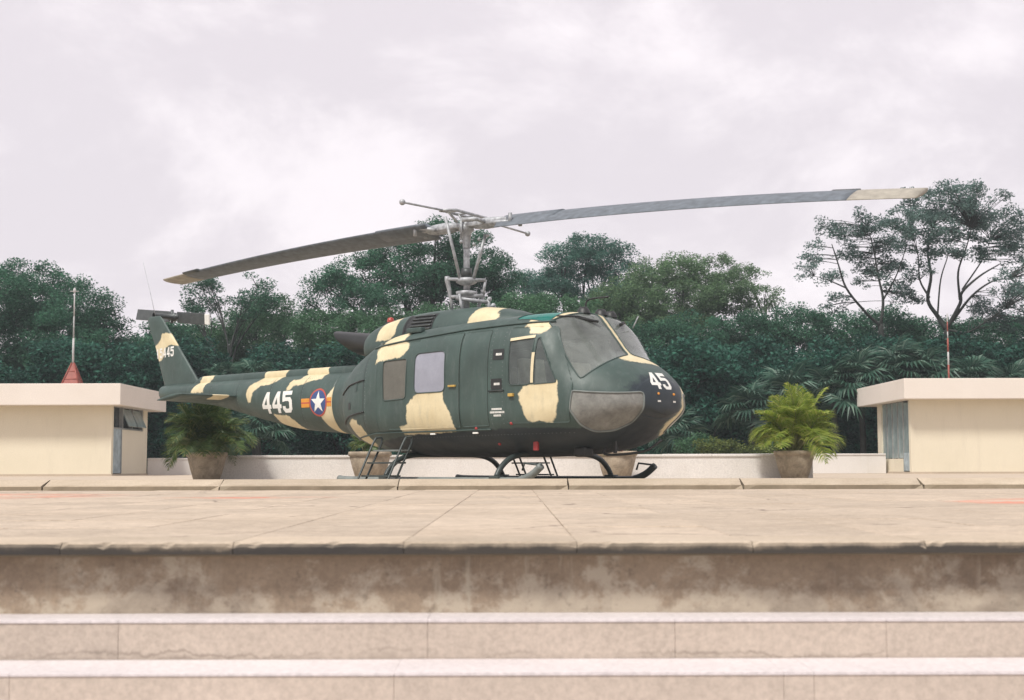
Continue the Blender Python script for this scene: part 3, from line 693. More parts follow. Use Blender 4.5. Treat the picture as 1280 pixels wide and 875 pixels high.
def resample(loop, step=.04):
    P = loop + [loop[0]]; L = [0]
    for a, b in zip(P, P[1:]): L.append(L[-1] + (b - a).length)
    n = max(8, int(L[-1] / step)); out = []; j = 0
    for k in range(n):
        s = L[-1] * k / n
        while L[j + 1] < s: j += 1
        t = (s - L[j]) / max(1e-9, L[j + 1] - L[j]); out.append(P[j].lerp(P[j + 1], t))
    return out
def finish(name, bm, mat, parent):
    me = bpy.data.meshes.new(name); bm.to_mesh(me); bm.free(); o = link_mesh(name, me, mat, parent, True); return o
def window(src, outline, d, name, mat, parent, seal=.011, inset=.006, sealmat=None, label=None):
    fs = cut(src, outline, d); gb = take(src, fs)
    bmesh.ops.remove_doubles(gb, verts=gb.verts[:], dist=3e-4); bmesh.ops.dissolve_degenerate(gb, edges=gb.edges[:], dist=1e-4); gb.normal_update()
    lps = sorted(edge_loops(gb), key=len); lp = lps[-1]
    if len(lps) > 1: print('LOOPS', name, [len(x) for x in lps], [tuple(round(c, 2) for c in x[0]) for x in lps])
    offset(gb, -inset); o = finish(name, gb, mat, parent)
    if label: o['label'] = label
    return o, resample(lp)
def seal_ring(loop, r, mat, parent, name='window_seal'):
    tube_obj(name, loop, r, mat, parent, 6, True)
def side_pts(poly, s): return [(u, s * 1.3, h) for u, h in poly]
body_root = HELI
wl = []           # windows of the fuselage itself, parented after the fuselage exists
pend = []; doors_ = []
for s in (-1, 1):
    sd_ = (0, s, 0)
    # sliding cargo door with two windows
    fs = cut(hull, side_pts(rounded([(-.70, .755), (1.055, .765), (1.055, 2.135), (-.70, 2.02)], .04), s), sd_)
    db = take(hull, fs)
    w1, l1 = window(db, side_pts(rounded([(.14, 1.28), (.775, 1.285), (.765, 1.89), (.145, 1.875)], .09), s), sd_, 'window', M['sky_reflection_glass'], None)
    w2, l2 = window(db, side_pts(rounded([(-.53, 1.19), (-.04, 1.21), (-.02, 1.81), (-.56, 1.795)], .05), s), sd_, 'window', M['rear_glass'], None)
    offset(db, .014, .05); door = finish('sliding_door', db, M['camo'], HELI)
    for w_, l_, m_ in ((w1, l1, M['green']), (w2, l2, M['green'])):
        w_.parent = door; w_.location = (0, s * .014, 0); t = tube_obj('window_seal', [p + Vector((0, s * .015, 0)) for p in l_], .009, m_, door, 6, True)
    w1['label'] = 'square window with painted lavender sky reflection'; w2['label'] = 'brown stained rear window'
    bm = bmesh.new(); add_box(bm, .86, 1.0, s * 1.27, s * 1.335, 1.345, 1.375, bevel=.008); build('handle', bm, M['amber'], door)
    # hinged panel
    fs = cut(hull, side_pts(rounded([(1.085, .765), (1.60, .775), (1.60, 2.14), (1.085, 2.13)], .04), s), sd_)
    hb_ = take(hull, fs); offset(hb_, .006, .05); finish('hinged_panel', hb_, M['camo'], HELI)
    # crew door
    fs = cut(hull, side_pts(rounded([(1.93, .80), (2.93, .80), (2.99, 1.30), (2.93, 1.40), (2.60, 2.14), (1.93, 2.15)], .05), s), sd_)
    cb = take(hull, fs)
    wA, lA = window(cb, side_pts(rounded([(1.99, 1.325), (2.37, 1.33), (2.37, 1.985), (1.975, 1.985)], .05), s), sd_, 'window', M['door_glass'], None)
    wB, lB = window(cb, side_pts(rounded([(2.41, 1.33), (2.765, 1.345), (2.45, 1.985), (2.41, 1.985)], .03), s), sd_, 'window', M['door_glass'], None)
    offset(cb, .010, .05); cd = finish('crew_door', cb, M['camo'], HELI)
    for w_, l_ in ((wA, lA), (wB, lB)):
        w_.parent = cd; w_.location = (0, s * .01, 0); tube_obj('window_seal', [p + Vector((0, s * .012, 0)) for p in l_], .008, M['green'], cd, 6, True)
    doors_.append((cd, s))
    bm = bmesh.new(); add_box(bm, 2.0, 2.09, s * 1.27, s * 1.32, 1.17, 1.215, bevel=.008); build('handle', bm, M['amber'], cd)
    # windshield, chin and roof panes
    wp = rounded([(2.54, s * .045, 2.40), (3.155, s * .045, 1.76), (3.10, s * .60, 1.62), (3.0, s * .99, 1.34), (2.76, s * 1.0, 1.72), (2.44, s * .94, 2.22)], .05)
    pane, l_ = window(hull, wp, (.80, s * .30, .52), 'windshield', M['windshield'], HELI, label='dusty curved windshield pane')
    pend.append((l_, .012, M['green'], pane))
    cp = rounded([(3.665, s * .40, 1.23), (2.90, s * 1.10, 1.24), (2.905, s * 1.10, 1.00), (3.02, s * .98, .76), (3.18, s * .85, .655), (3.37, s * .66, .66), (3.55, s * .50, .78), (3.66, s * .40, 1.0)], .07)
    pane, l_ = window(hull, cp, (.62, s * .70, -.22), 'chin_window', M['chin'], HELI, label='dusty chin window beside the nose')
    pend.append((l_, .013, M['skidlight'], pane))
    pane, l_ = window(hull, rounded([(1.88, s * .34, 2.4), (2.44, s * .34, 2.4), (2.44, s * .98, 2.3), (1.88, s * 1.0, 2.3)], .06), (0, s * .25, 1), 'roof_window', M['green_glass'], HELI)
    pend.append((l_, .008, M['green'], pane))
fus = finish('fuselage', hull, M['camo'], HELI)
for l_, r_, m_, p_ in pend: seal_ring(l_, r_, m_, p_)
tb = finish('tail_boom', boom, M['camo'], HELI)
cw = finish('engine_cowling', cowl, M['camo'], HELI)
def hy(u, h, s=-1, bvh=None):
    """point of the skin at station u and height h, starboard side by default"""
    hit = (bvh or HULL_BVH).ray_cast(Vector((u, s * 3, h)), Vector((0, -s, 0)))
    return hit[0] if hit[0] else Vector((u, s * 1.0, h)), hit[1] if hit[1] else Vector((0, s, 0))
def patch(name, polys, mat, parent, bvh=None, off=.004, frame='side', s=-1, sub=.03):
    """flat print laid on the skin: 2-D polygons projected on it, a few millimetres proud"""
    bm = bmesh.new()
    for poly in polys:
        vs = [bm.verts.new((a, 0, b)) for a, b in poly]; bm.faces.new(vs)
    bmesh.ops.triangulate(bm, faces=bm.faces[:])
    for _ in range(6):
        es = [e for e in bm.edges if e.calc_length() > sub]
        if not es: break
        bmesh.ops.subdivide_edges(bm, edges=es, cuts=1)
        bmesh.ops.triangulate(bm, faces=bm.faces[:])
    for v in bm.verts:
        if frame == 'side': o, d = Vector((v.co.x, s * 3, v.co.z)), Vector((0, -s, 0))
        else: o, d = Vector((6, v.co.x, v.co.z)), Vector((-1, 0, 0))
        h = (bvh or HULL_BVH).ray_cast(o, d)
        if h[0]:
            n = h[1] if h[1].dot(d) < 0 else -h[1]; v.co = h[0] + n * off
    return finish(name, bm, mat, parent)
for cd, s in doors_:
    patch('window_post', [[(2.368, 1.35), (2.412, 1.35), (2.412, 1.77), (2.368, 1.77)]], M['cream'], cd, None, .022, 'side', s)
    patch('window_rail', [[(1.985, 1.945), (2.37, 1.975), (2.37, 2.015), (1.985, 1.985)]], M['cream'], cd, None, .022, 'side', s)
# digits
def dig(c):
    if c == '4': return [[(.55, 1.5), (.55, 0), (.85, 0), (.85, 1.5)], [(0, .33), (.55, .33), (.55, .6), (0, .6)], [(.85, .33), (1, .33), (1, .6), (.85, .6)], [(0, .6), (.27, .6), (.55, 1.08), (.55, 1.5)]]
    if c == '5': return [[(0, 1.22), (.97, 1.22), (.97, 1.5), (0, 1.5)], [(0, .74), (.3, .80), (.3, 1.22), (0, 1.22)], [(.3, .80), (.62, .80), (.82, 1.06), (.3, 1.06)], [(.62, .80), (.7, .70), (1, .84), (.82, 1.06)],
      [(.7, .36), (1, .24), (1, .84), (.7, .70)], [(.62, .27), (.8, 0), (1, .24), (.7, .36)], [(.2, 0), (.8, 0), (.62, .27), (.38, .27)], [(0, .24), (.2, 0), (.38, .27), (.3, .36)], [(0, .24), (.3, .36), (.3, .46), (0, .46)]]
    if c == '5-old': return [[(0, .72), (.3, .72), (.38, .80), (.62, .80), (.70, .70), (.70, .36), (.62, .27), (.38, .27), (.3, .36), (.3, .46), (0, .46), (0, .24), (.2, 0), (.8, 0), (1, .24), (1, .84), (.82, 1.06), (.3, 1.06), (.3, 1.22), (.97, 1.22), (.97, 1.5), (0, 1.5)]]
    if c == '1': return [[(.35, 0), (.65, 0), (.65, 1.5), (.4, 1.5), (.15, 1.25), (.15, 1.05), (.35, 1.15)]]
def digits(txt, x0, z0, wd, ht, gap, slope=0, dirn=1, shear=0):
    out = []
    for i, c in enumerate(txt):
        for p in dig(c):
            q = []
            for a, b in p:
                X = x0 + dirn * (i * (wd + gap) + a * wd) + dirn * shear * (b / 1.5); q.append((X, z0 + b / 1.5 * ht + slope * (X - x0)))
            out.append(q)
    return out
n445 = patch('number_marking', digits('445', -4.57, 1.13, .27, .37, .035, 0.0), M['white'], tb, BOOM_BVH); n445['label'] = 'white stencilled number 445'
n45 = patch('number_marking', digits('45', -.27, 1.255, .20, .235, .035), M['white'], fus, None, .004, 'front'); n45['label'] = 'white number 45 on the nose'
# roundel
rc = (-2.97, 1.275)
def disc(r, n=28): return [[(rc[0] + r * math.cos(a), rc[1] + r * math.sin(a)) for a in [2 * math.pi * k / n for k in range(n)]]]
def ringp(r0, r1, n=28):
    A = [2 * math.pi * k / n for k in range(n + 1)]
    return [[(rc[0] + r * math.cos(a), rc[1] + r * math.sin(a)) for r, a in ((r0, A[k]), (r1, A[k]), (r1, A[k + 1]), (r0, A[k + 1]))] for k in range(n)]
patch('roundel_disc', disc(.205), M['blue'], tb, BOOM_BVH, .004)
patch('roundel_ring', ringp(.206, .235), M['redmark'], tb, BOOM_BVH, .004)
star = []
for k in range(10):
    a = math.pi / 2 + k * math.pi / 5; r_ = .19 if k % 2 == 0 else .078; star.append((rc[0] + r_ * math.cos(a), rc[1] + r_ * math.sin(a)))
patch('roundel_star', [[rc, star[k], star[(k + 1) % 10]] for k in range(10)], M['white'], tb, BOOM_BVH, .007)
for a, b in ((-.46, -.237), (.237, .46)):
    for z0, z1, m_ in ((-.075, -.052, 'redmark'), (-.052, -.012, 'orange'), (-.012, .012, 'redmark'), (.012, .052, 'orange'), (.052, .075, 'redmark')):
        mm = M['orange'] if z0 in (-.052, .012, -.012) else M['orange']
        patch('roundel_bar', [[(rc[0] + a, rc[1] + z0), (rc[0] + b, rc[1] + z0), (rc[0] + b, rc[1] + z1), (rc[0] + a, rc[1] + z1)]], M['redmark'] if abs(z0) == .012 and z1 == .012 else mm, tb, BOOM_BVH, .004)
# stencil lines, placards
def rows_of_marks(x0, z0, widths, ch, lh, rnd):
    out = []
    for i, wd in enumerate(widths):
        x = x0 - wd / 2
        while x < x0 + wd / 2 - .012:
            c = rnd.uniform(.012, .020); z = z0 - i * lh; out.append([(x, z), (x + c, z), (x + c, z + ch), (x, z + ch)]); x += c + .005
    return out
st = patch('stencil_text', rows_of_marks(1.775, .99, [.20, .27, .14], .028, .045, random.Random(1)), M['white'], fus); st['label'] = 'three tiny rows of white stencil text'
for u_, h_ in ((1.79, 1.775), (1.765, 1.357)):
    pc = patch('placard', [[(u_ - .10, h_ - .075), (u_ + .10, h_ - .075), (u_ + .10, h_ + .075), (u_ - .10, h_ + .075)]], M['dark'], fus, None, .006)
    patch('placard_text', rows_of_marks(u_ + .01, h_ - .018, [.10], .034, .045, random.Random(2)), M['white'], fus, None, .010)
for u_, h_ in ((3.0, 1.66),): pass
for a_, b_ in ((-.42, -.02), (.16, .0)):
    pass
for y_ in (-.20, .16):
    patch('nose_mark', [[(y_ - .035, 1.075), (y_ + .035, 1.075), (y_ + .035, 1.10), (y_ - .035, 1.10)]], M['white'], fus, None, .004, 'front')
    h = HULL_BVH.ray_cast(Vector((6, y_, 1.19)), Vector((-1, 0, 0)))[0]
    bm = bmesh.new(); add_lathe(bm, [(.0, .022), (.013, .018), (.02, 0.0)], 12, Matrix.Translation(h) @ Matrix.Rotation(R(90), 4, 'Y')); build('nose_light', bm, M['orange'], HELI, True)
# door tracks, drip rail, seams
def run(us_, hfun, s, off=.012): 
    out = []
    for u in us_:
        p, n = hy(u, hfun(u), s); out.append(p + n * off)
    return out
for s in (-1, 1):
    tube_obj('drip_rail', run(np.arange(-1.0, 2.55, .08), lambda u: float(np.interp(u, [-1, 0, 1, 2, 2.6], [2.02, 2.10, 2.17, 2.20, 2.22])), s), .014, M['green'], fus, 6)
    tube_obj('door_track', run(np.arange(-1.75, 1.62, .08), lambda u: float(np.interp(u, [-1.75, -.8, 1.6], [.63, .71, .725])), s, .008), .013, M['green'], fus, 6)
    tube_obj('door_track', run(np.arange(-1.02, 1.05, .07), lambda u: .63 * 0 + float(np.interp(u, [-1, 1], [.98, .98])), s, .022)[:0] or run([1.62, 1.75, 1.9], lambda u: 1.26, s, .01), .010, M['dark'], fus, 6)
    tube_obj('hatch_strap', run(np.arange(-1.85, -1.0, .06), lambda u: float(np.interp(u, [-1.85, -1.5, -1.05], [1.34, 1.47, 1.53])), s, .010), .012, M['dark'], fus, 6)
    tube_obj('hatch_strap', run(np.arange(-1.85, -1.0, .06), lambda u: float(np.interp(u, [-1.85, -1.5, -1.05], [.88, .985, 1.04])), s, .010), .012, M['dark'], fus, 6)
    patch('panel_seam', [[(-1.045, .72), (-1.035, .72), (-1.02, 1.9), (-1.03, 1.9)]], M['dark'], fus, None, .002, 'side', s, .05)
    patch('vent_hole', [[(-1.50, 1.09), (-1.42, 1.09), (-1.42, 1.20), (-1.50, 1.20)]], M['dark'], fus, None, .004, 'side', s)
    patch('vent_hole', [[(-1.30, 1.36), (-1.22, 1.36), (-1.22, 1.50), (-1.30, 1.50)]], M['green'], fus, None, .006, 'side', s)
    for u_, h_ in ((1.33, .74), (2.0, .80), (1.6, .52)):
        p, n = hy(u_, h_, s); bm = bmesh.new(); add_lathe(bm, [(0, .02), (.022, .015), (.026, 0)], 10, Matrix.Translation(p) @ n.to_track_quat('Z', 'Y').to_matrix().to_4x4()); build('fuel_cap' if u_ < 1.4 else 'red_button', bm, M['red'], fus, True)
    bm = bmesh.new(); p, n = hy(2.25, .52, s); add_box(bm, 2.2, 2.28, min(p.y, p.y + s * .04), max(p.y, p.y + s * .04), .42, .56, bevel=.01); build('tie_down_tag', bm, M['red'], fus)
    for u_ in (1.30, .45): 
        p, n = hy(u_, .68, s); bm = bmesh.new(); add_box(bm, u_ - .05, u_ + .05, min(p.y, p.y + s * .03), max(p.y, p.y + s * .03), .665, .69, bevel=.004); build('door_roller', bm, M['white'], fus)
# panel seams and rivets
for s in (-1, 1):
    for u_ in (-3.45, -4.35, -5.35, -6.2, -7.0):
        zt_ = 1.74; zb_2 = float(np.interp(u_, [-8, -6.44, -4.81, -3.72, -2.6], [1.52, 1.40, 1.10, .93, .86]))
        patch('panel_seam', [[(u_ - .004, zb_2), (u_ + .004, zb_2), (u_ + .004, zt_), (u_ - .004, zt_)]], M['dark'], tb, BOOM_BVH, .002, 'side', s, .05)
    riv = []
    def rrow(p0, p1, step, bvh):
        n = int(math.dist(p0, p1) / step)
        for k in range(n + 1):
            t = k / max(1, n); u, h = p0[0] + (p1[0] - p0[0]) * t, p0[1] + (p1[1] - p0[1]) * t
            q, nn = hy(u, h, s, bvh); riv.append((q, nn))
    for u_ in (-3.42, -4.32, -5.32, -6.17): rrow((u_, 1.70), (u_, float(np.interp(u_, [-6.44, -4.81, -3.72, -2.6], [1.42, 1.14, .97, .90]))), .05, BOOM_BVH)
    rrow((-3.0, 1.70), (-7.2, 1.70), .055, BOOM_BVH)
    for p0, p1 in (((-1.0, .75), (-.98, 1.95)), ((1.115, .80), (1.115, 2.1)), ((1.575, .80), (1.575, 2.1)), ((1.66, .80), (1.66, 2.15)), ((1.87, .80), (1.87, 2.15)), ((1.95, .84), (2.9, .84)), ((-.65, .80), (1.0, .80)), ((-1.75, 1.62), (-1.1, 1.66)), ((-.3, .62), (2.9, .66)), ((-1.7, .75), (-1.1, .72))): rrow(p0, p1, .06, HULL_BVH)
    bm = bmesh.new()
    for q, nn in riv:
        X_ = nn.orthogonal().normalized(); Y_ = nn.cross(X_); c0 = bm.verts.new(q + nn * .005); rg_ = [bm.verts.new(q + nn * .0012 + (X_ * math.cos(a) + Y_ * math.sin(a)) * .007) for a in [k * math.pi / 3 for k in range(6)]]
        for k in range(6): bm.faces.new((c0, rg_[k], rg_[(k + 1) % 6]))
    rv = build('rivets', bm, M['skidlight'], fus, True); rv['kind'] = 'stuff'
# belly fittings
box_obj('landing_light', (2.62, 2.82, -.62, -.42, .33, .47), M['dark'], HELI, .03)
tube_obj('belly_antenna', curve_pts([(2.95, -.35, .45), (3.0, -.35, .36), (3.5, -.2, .40), (3.72, -.05, .56)], 6), .018, M['dark'], HELI, 6)
box_obj('nose_strut', (3.12, 3.16, -.37, -.33, .38, .56), M['dark'], HELI)
# wipers and roof fittings
for s in (-1, 1):
    def ws(u0, y0):
        h = HULL_BVH.ray_cast(Vector((u0, y0, 4)), Vector((0, 0, -1))); return h[0] + h[1] * .025
    a = ws(2.47, s * .80); b = ws(2.74, s * .28)
    tube_obj('wiper_arm', [a, a.lerp(b, .5) + Vector((.03, 0, .03)), b], .012, M['dark'], HELI, 6)
    c = a.lerp(b, .45); tube_obj('wiper_blade', [c + Vector((.02, 0, .01)), b + Vector((.03, -s * .02, -.01))], .02, M['rubber'], HELI, 6)
for y_, u_ in ((-.25, 2.52), (.12, 2.55), (.42, 2.5)):
    h = HULL_BVH.ray_cast(Vector((u_, y_, 4)), Vector((0, 0, -1)))[0]
    bm = bmesh.new(); add_lathe(bm, [(0, .09), (.05, .085), (.085, .04), (.10, -.01)], 16, Matrix.Translation(h)); build('roof_vent', bm, M['dark'], HELI, True)
h = HULL_BVH.ray_cast(Vector((2.25, .15, 4)), Vector((0, 0, -1)))[0]
tube_obj('pitot_tube', curve_pts([h, h + Vector((0, 0, .16)), h + Vector((.08, 0, .23)), h + Vector((.42, 0, .24))], 5), .014, M['dark'], HELI, 8)
tube_obj('temperature_probe', [(2.72, .66, 2.22), (2.80, .70, 2.40)], .01, M['hub'], HELI, 6)
# cabin interior
IN = box_obj('cabin_floor', (-.7, 2.55, -1.0, 1.0, .60, .64), M['interior'], HELI)
box_obj('rear_bulkhead', (-.80, -.76, -1.08, 1.08, .6, 2.1), M['interior'], HELI)
box_obj('instrument_panel', (2.66, 2.82, -.62, .62, .95, 1.36), M['dark'], HELI, .03)
box_obj('centre_console', (1.9, 2.75, -.16, .16, .6, .98), M['dark'], HELI, .02)
for y_ in (-.55, .55):
    st_ = empty('pilot_seat', (1.95, y_, .64)); st_.parent = HELI
    box_obj('seat_cushion', (0, .5, -.24, .24, .22, .34), M['seat'], st_, .03)
    box_obj('seat_back', (-.08, .04, -.25, .25, .3, 1.12), M['seat'], st_, .03, Matrix.Rotation(R(-8), 4, 'Y'))
    box_obj('seat_base', (.05, .45, -.2, .2, 0, .22), M['dark'], st_)
box_obj('troop_seat', (-.6, -.2, -1.0, 1.0, .9, .96), M['seat'], HELI, .02)
# engine: exhaust, intake grille, beacon
bm = bmesh.new(); n_ = 28; A, B, A2, B2 = [], [], [], []
for k in range(n_):
    a = 2 * math.pi * k / n_; ca, sa = math.cos(a), math.sin(a)
    A.append(bm.verts.new((-1.80, .27 * sa, 2.17 + .20 * ca)))
    t = (ca + 1) / 2; B.append(bm.verts.new((-2.25 - .72 * t, .30 * sa, 2.03 + .47 * t)))
    B2.append(bm.verts.new((-2.25 - .72 * t, .275 * sa, 2.05 + .43 * t))); A2.append(bm.verts.new((-1.85, .22 * sa, 2.17 + .16 * ca)))
for k in range(n_):
    j = (k + 1) % n_
    bm.faces.new((A[k], A[j], B[j], B[k])); bm.faces.new((B[k], B[j], B2[j], B2[k])); bm.faces.new((B2[k], B2[j], A2[j], A2[k]))
bm.faces.new(A2)
build('exhaust_pipe', bm, M['dark'], HELI, True)
for s in (-1, 1):
    gr = patch('intake_grille', [[(-.80, 2.30), (-.20, 2.33), (-.20, 2.575), (-.80, 2.56)]], M['dark'], cw, COWL_BVH, .006, 'side', s)
    for k in range(5):
        z = 2.325 + k * .052
        pts = []
        for u in np.arange(-.68, -.22, .05):
            h = COWL_BVH.ray_cast(Vector((u, s * 3, z)), Vector((0, -s, 0))); pts.append(h[0] + h[1] * .02 if h[0] else Vector((u, s * .5, z)))
        tube_obj('grille_slat', pts, .013, M['hubdark'], cw, 6)
    patch('cowling_band', [[(-.84, 2.27), (-.80, 2.27), (-.80, 2.58), (-.84, 2.58)]], M['dark'], cw, COWL_BVH, .012, 'side', s)
    sc_ = bmesh.new(); add_box(sc_, -.30, .02, s * .98 - .05, s * .98 + .05, 2.22, 2.30, bevel=.02, mtx=None); build('step_bracket', sc_, M['green'], HELI)
bm = bmesh.new(); add_lathe(bm, [(.09, -.06), (.085, .02), (.0, .02)], 16, Matrix.Translation((-1.62, -.08, 2.53))); build('beacon_base', bm, M['dark'], HELI, True)
bm = bmesh.new(); add_lathe(bm, [(.055, .0), (.06, .04), (.045, .085), (0, .10)], 16, Matrix.Translation((-1.62, -.08, 2.54))); build('beacon_light', bm, M['redglass'], HELI, True)
# driveshaft cover
DS = [(-6.95, 1.80, 1.70, .05, 1.74, 3, 2), (-6.7, 1.895, 1.70, .085, 1.76, 3, 2), (-2.6, 1.90, 1.7, .11, 1.76, 3, 2), (-2.0, 1.92, 1.7, .12, 1.76, 3, 2)]
ds = loft(DS, list(np.arange(-6.95, -2.0, .06)), 28); paint(ds, 'boom'); finish('driveshaft_cover', ds, M['camo'], HELI)
# fin
FIN = [(1.50, -7.62, -7.84, .09), (1.62, -7.30, -7.9, .12), (1.78, -6.83, -7.96, .14), (2.2, -7.22, -8.14, .13), (2.6, -7.60, -8.31, .115), (2.95, -7.93, -8.50, .10), (3.06, -8.03, -8.56, .09), (3.14, -8.14, -8.50, .06)]
bm = bmesh.new(); rings = []; zs = np.linspace(1.50, 3.14, 56)
F_ = np.array(FIN)
for z in zs:
    le, te, th = [float(np.interp(z, F_[:, 0], F_[:, k])) for k in (1, 2, 3)]; ring = []
    for k in range(48):
        a = 2 * math.pi * k / 48; t = (1 - math.cos(a)) / 2
        y = .5 * th * (1 if math.sin(a) >= 0 else -1) * (2.9 * math.sqrt(max(t, 0)) - 1.26 * t * 2 - .4 * t * t) * .9
        ring.append(bm.verts.new((le + (te - le) * t, y if 0 < t < .999 else 0, z)))
    rings.append(ring)
for A, B in zip(rings, rings[1:]):
    for k in range(48): bm.faces.new((A[k], A[(k + 1) % 48], B[(k + 1) % 48], B[k]))
bm.faces.new(rings[0][::-1]); bm.faces.new(rings[-1]); bmesh.ops.remove_doubles(bm, verts=bm.verts[:], dist=1e-5); bmesh.ops.recalc_face_normals(bm, faces=bm.faces[:])
if bm.calc_volume(signed=True) < 0: bmesh.ops.reverse_faces(bm, faces=bm.faces[:])
FIN_BVH = BVHTree.FromBMesh(bm); paint(bm, 'fin'); fin = finish('tail_fin', bm, M['camo'], HELI)
fm = patch('serial_marking', digits('15445', -8.24, 2.30, .105, .19, .025, .04), M['white'], fin, FIN_BVH, .004); fm['label'] = 'small white serial number on the fin'
# stabiliser wing, both sides
for s in (-1, 1):
    bm = bmesh.new(); rings = []
    for w_, le, te in [(.15 + i * .0455, -5.33 - .12 * i / 28, -6.15) for i in range(29)]:
        ring = []
        for k in range(24):
            a = 2 * math.pi * k / 24; t = (1 - math.cos(a)) / 2; th = .05 * math.sin(a) * (1 - .45 * t)
            ring.append(bm.verts.new((le + (te - le) * t, s * w_, 1.47 + th - .09 * t)))
        rings.append(ring)
    for A, B in zip(rings, rings[1:]):
        for k in range(24): bm.faces.new((A[k], A[(k + 1) % 24], B[(k + 1) % 24], B[k]))
    bm.faces.new(rings[0]); bm.faces.new(rings[-1]); bmesh.ops.recalc_face_normals(bm, faces=bm.faces[:])
    if bm.calc_volume(signed=True) < 0: bmesh.ops.reverse_faces(bm, faces=bm.faces[:])
    lc = bm.verts.layers.float.new('camo'); lb = bm.verts.layers.float.new('belly')
    for v in bm.verts: v[lc] = max(abs(abs(v.co.y) - .62) - .16, -5.62 - v.co.x); v[lb] = 9.0
    finish('stabiliser', bm, M['camo'], HELI)
if 0: box_obj('tail_skid', (-8.35, -7.7, -.012, .012, 1.44, 1.47), M['dark'], HELI, 0, Matrix.Translation((-7.7, 0, 1.45)) @ Matrix.Rotation(R(-8), 4, 'Y') @ Matrix.Translation((7.7, 0, -1.45)))
tube_obj('whip_antenna', [(-8.30, 0, 3.14), (-8.46, 0, 3.55), (-8.75, 0, 4.25)], [.006, .005, .003], M['hub'], HELI, 5)
# tail rotor
TR = empty('tail_rotor', (-8.36, -0.0, 3.17)); TR.parent = HELI
bm = bmesh.new(); add_lathe(bm, [(.05, 0), (.05, .42), (.09, .43), (.09, .50), (.04, .52), (0, .53)], 16, Matrix.Rotation(R(-90), 4, 'X')); build('rotor_shaft', bm, M['hubdark'], TR, True)
trm = Matrix.Translation((0, .47, 0)) @ Matrix.Rotation(R(6.5), 4, 'Y')
for sg in (1, -1):
    bm = bmesh.new(); x0, x1 = (.12, 1.02) if sg > 0 else (-1.27, -.12)
    add_box(bm, x0, x1, -.012, .012, -.11, .11, bevel=.01, mtx=trm @ Matrix.Rotation(R(8 * sg), 4, 'X')); bl = build('rotor_blade', bm, M['hubdark'], TR)
    if sg < 0: continue
    bm = bmesh.new(); x0, x1 = (1.021, 1.17)
    add_box(bm, x0, x1, -.013, .013, -.101, .101, bevel=.008, mtx=trm @ Matrix.Rotation(R(8 * sg), 4, 'X')); build('blade_tip', bm, M['white'], TR)
bm = bmesh.new(); add_tube(bm, [(-.16, .47, 0), (.16, .47, 0)], .05, 10); add_tube(bm, [(0, .43, -.12), (0, .43, .14)], .03, 8); build('rotor_hub', bm, M['hubdark'], TR, True)
# skids
LG = empty('landing_gear', (0, 0, -.055)); LG.parent = HELI
for s in (-1, 1):
    pts = [(-1.45, s * 1.33, .075), (-1.2, s * 1.33, .06), (0, s * 1.33, .055), (2.0, s * 1.33, .055), (2.25, s * 1.33, .07), (2.45, s * 1.33, .14), (2.62, s * 1.33, .26)]
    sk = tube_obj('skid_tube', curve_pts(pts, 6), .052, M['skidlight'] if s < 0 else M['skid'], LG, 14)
    bm = bmesh.new(); add_tube(bm, [(2.28, s * 1.33, .20), (2.32, s * 1.33, .30), (2.62, s * 1.33, .27)], .016, 6); build('skid_tip_brace', bm, M['skid'], LG, True)
    for u_ in (1.80, -.42):
        box_obj('skid_saddle', (u_ - .09, u_ + .09, s * 1.33 - .065, s * 1.33 + .065, .03, .125), M['skid'], LG, .015)
for u_ in (1.80, -.42):
    pts = [(u_, -1.33, .11), (u_, -1.24, .23), (u_, -1.05, .36), (u_, -.75, .43), (u_, -.3, .44), (u_, .3, .44), (u_, .75, .43), (u_, 1.05, .36), (u_, 1.24, .23), (u_, 1.33, .11)]
    tube_obj('cross_tube', curve_pts(pts, 6), .040, M['skid'], LG, 12)
# ---- main rotor
MR = empty('main_rotor', (0, 0, 0)); MR.parent = HELI; MR.rotation_euler = (0, 0, R(41))     # unrotate: blades set by world bearing
TH = R(-36.5)
def blade_mesh(sgn, pr_, pt_):
    """sgn +1: blade towards the camera side; returns main blade, tip, doubler bmeshes"""
    dirv = Vector((math.cos(TH), math.sin(TH), 0)) * sgn; lead = Vector((-math.sin(TH), math.cos(TH), 0)) * sgn
    def ring(bm, r, c0=-.33, c1=.20, th=.045, lift=0):
        h = 3.985 - .345 * (r / 7.3) ** 2 + lift; p = R(np.interp(r, [1, 7.3], [pr_, pt_])); out = []
        for k in range(16):
            a = 2 * math.pi * k / 16; t = (1 - math.cos(a)) / 2
            x = c1 + (c0 - c1) * t; z = th * math.sin(a) * (1 - .55 * t)
            out.append(bm.verts.new(dirv * r + lead * (x * math.cos(p) - z * math.sin(p)) + Vector((0, 0, h + x * math.sin(p) + z * math.cos(p)))))
        return out
    def skin(bm, rs, **k):
        G = [ring(bm, r, **k) for r in rs]
        for A, B in zip(G, G[1:]):
            for q in range(16): bm.faces.new((A[q], A[(q + 1) % 16], B[(q + 1) % 16], B[q]))
        bm.faces.new(G[0]); bm.faces.new(G[-1])
    bm = bmesh.new(); skin(bm, np.linspace(.75, 6.44, 40)); b2 = bmesh.new(); skin(b2, np.linspace(6.443, 7.34 if sgn > 0 else 7.04, 8), th=.044)
    b3 = bmesh.new(); skin(b3, np.linspace(6.05, 6.42, 4), c0=.05, c1=.27, th=.03)
    b4 = bmesh.new(); skin(b4, np.linspace(.7, 1.75, 6), c0=-.22, c1=.215, th=.062)
    return bm, b2, b3, b4
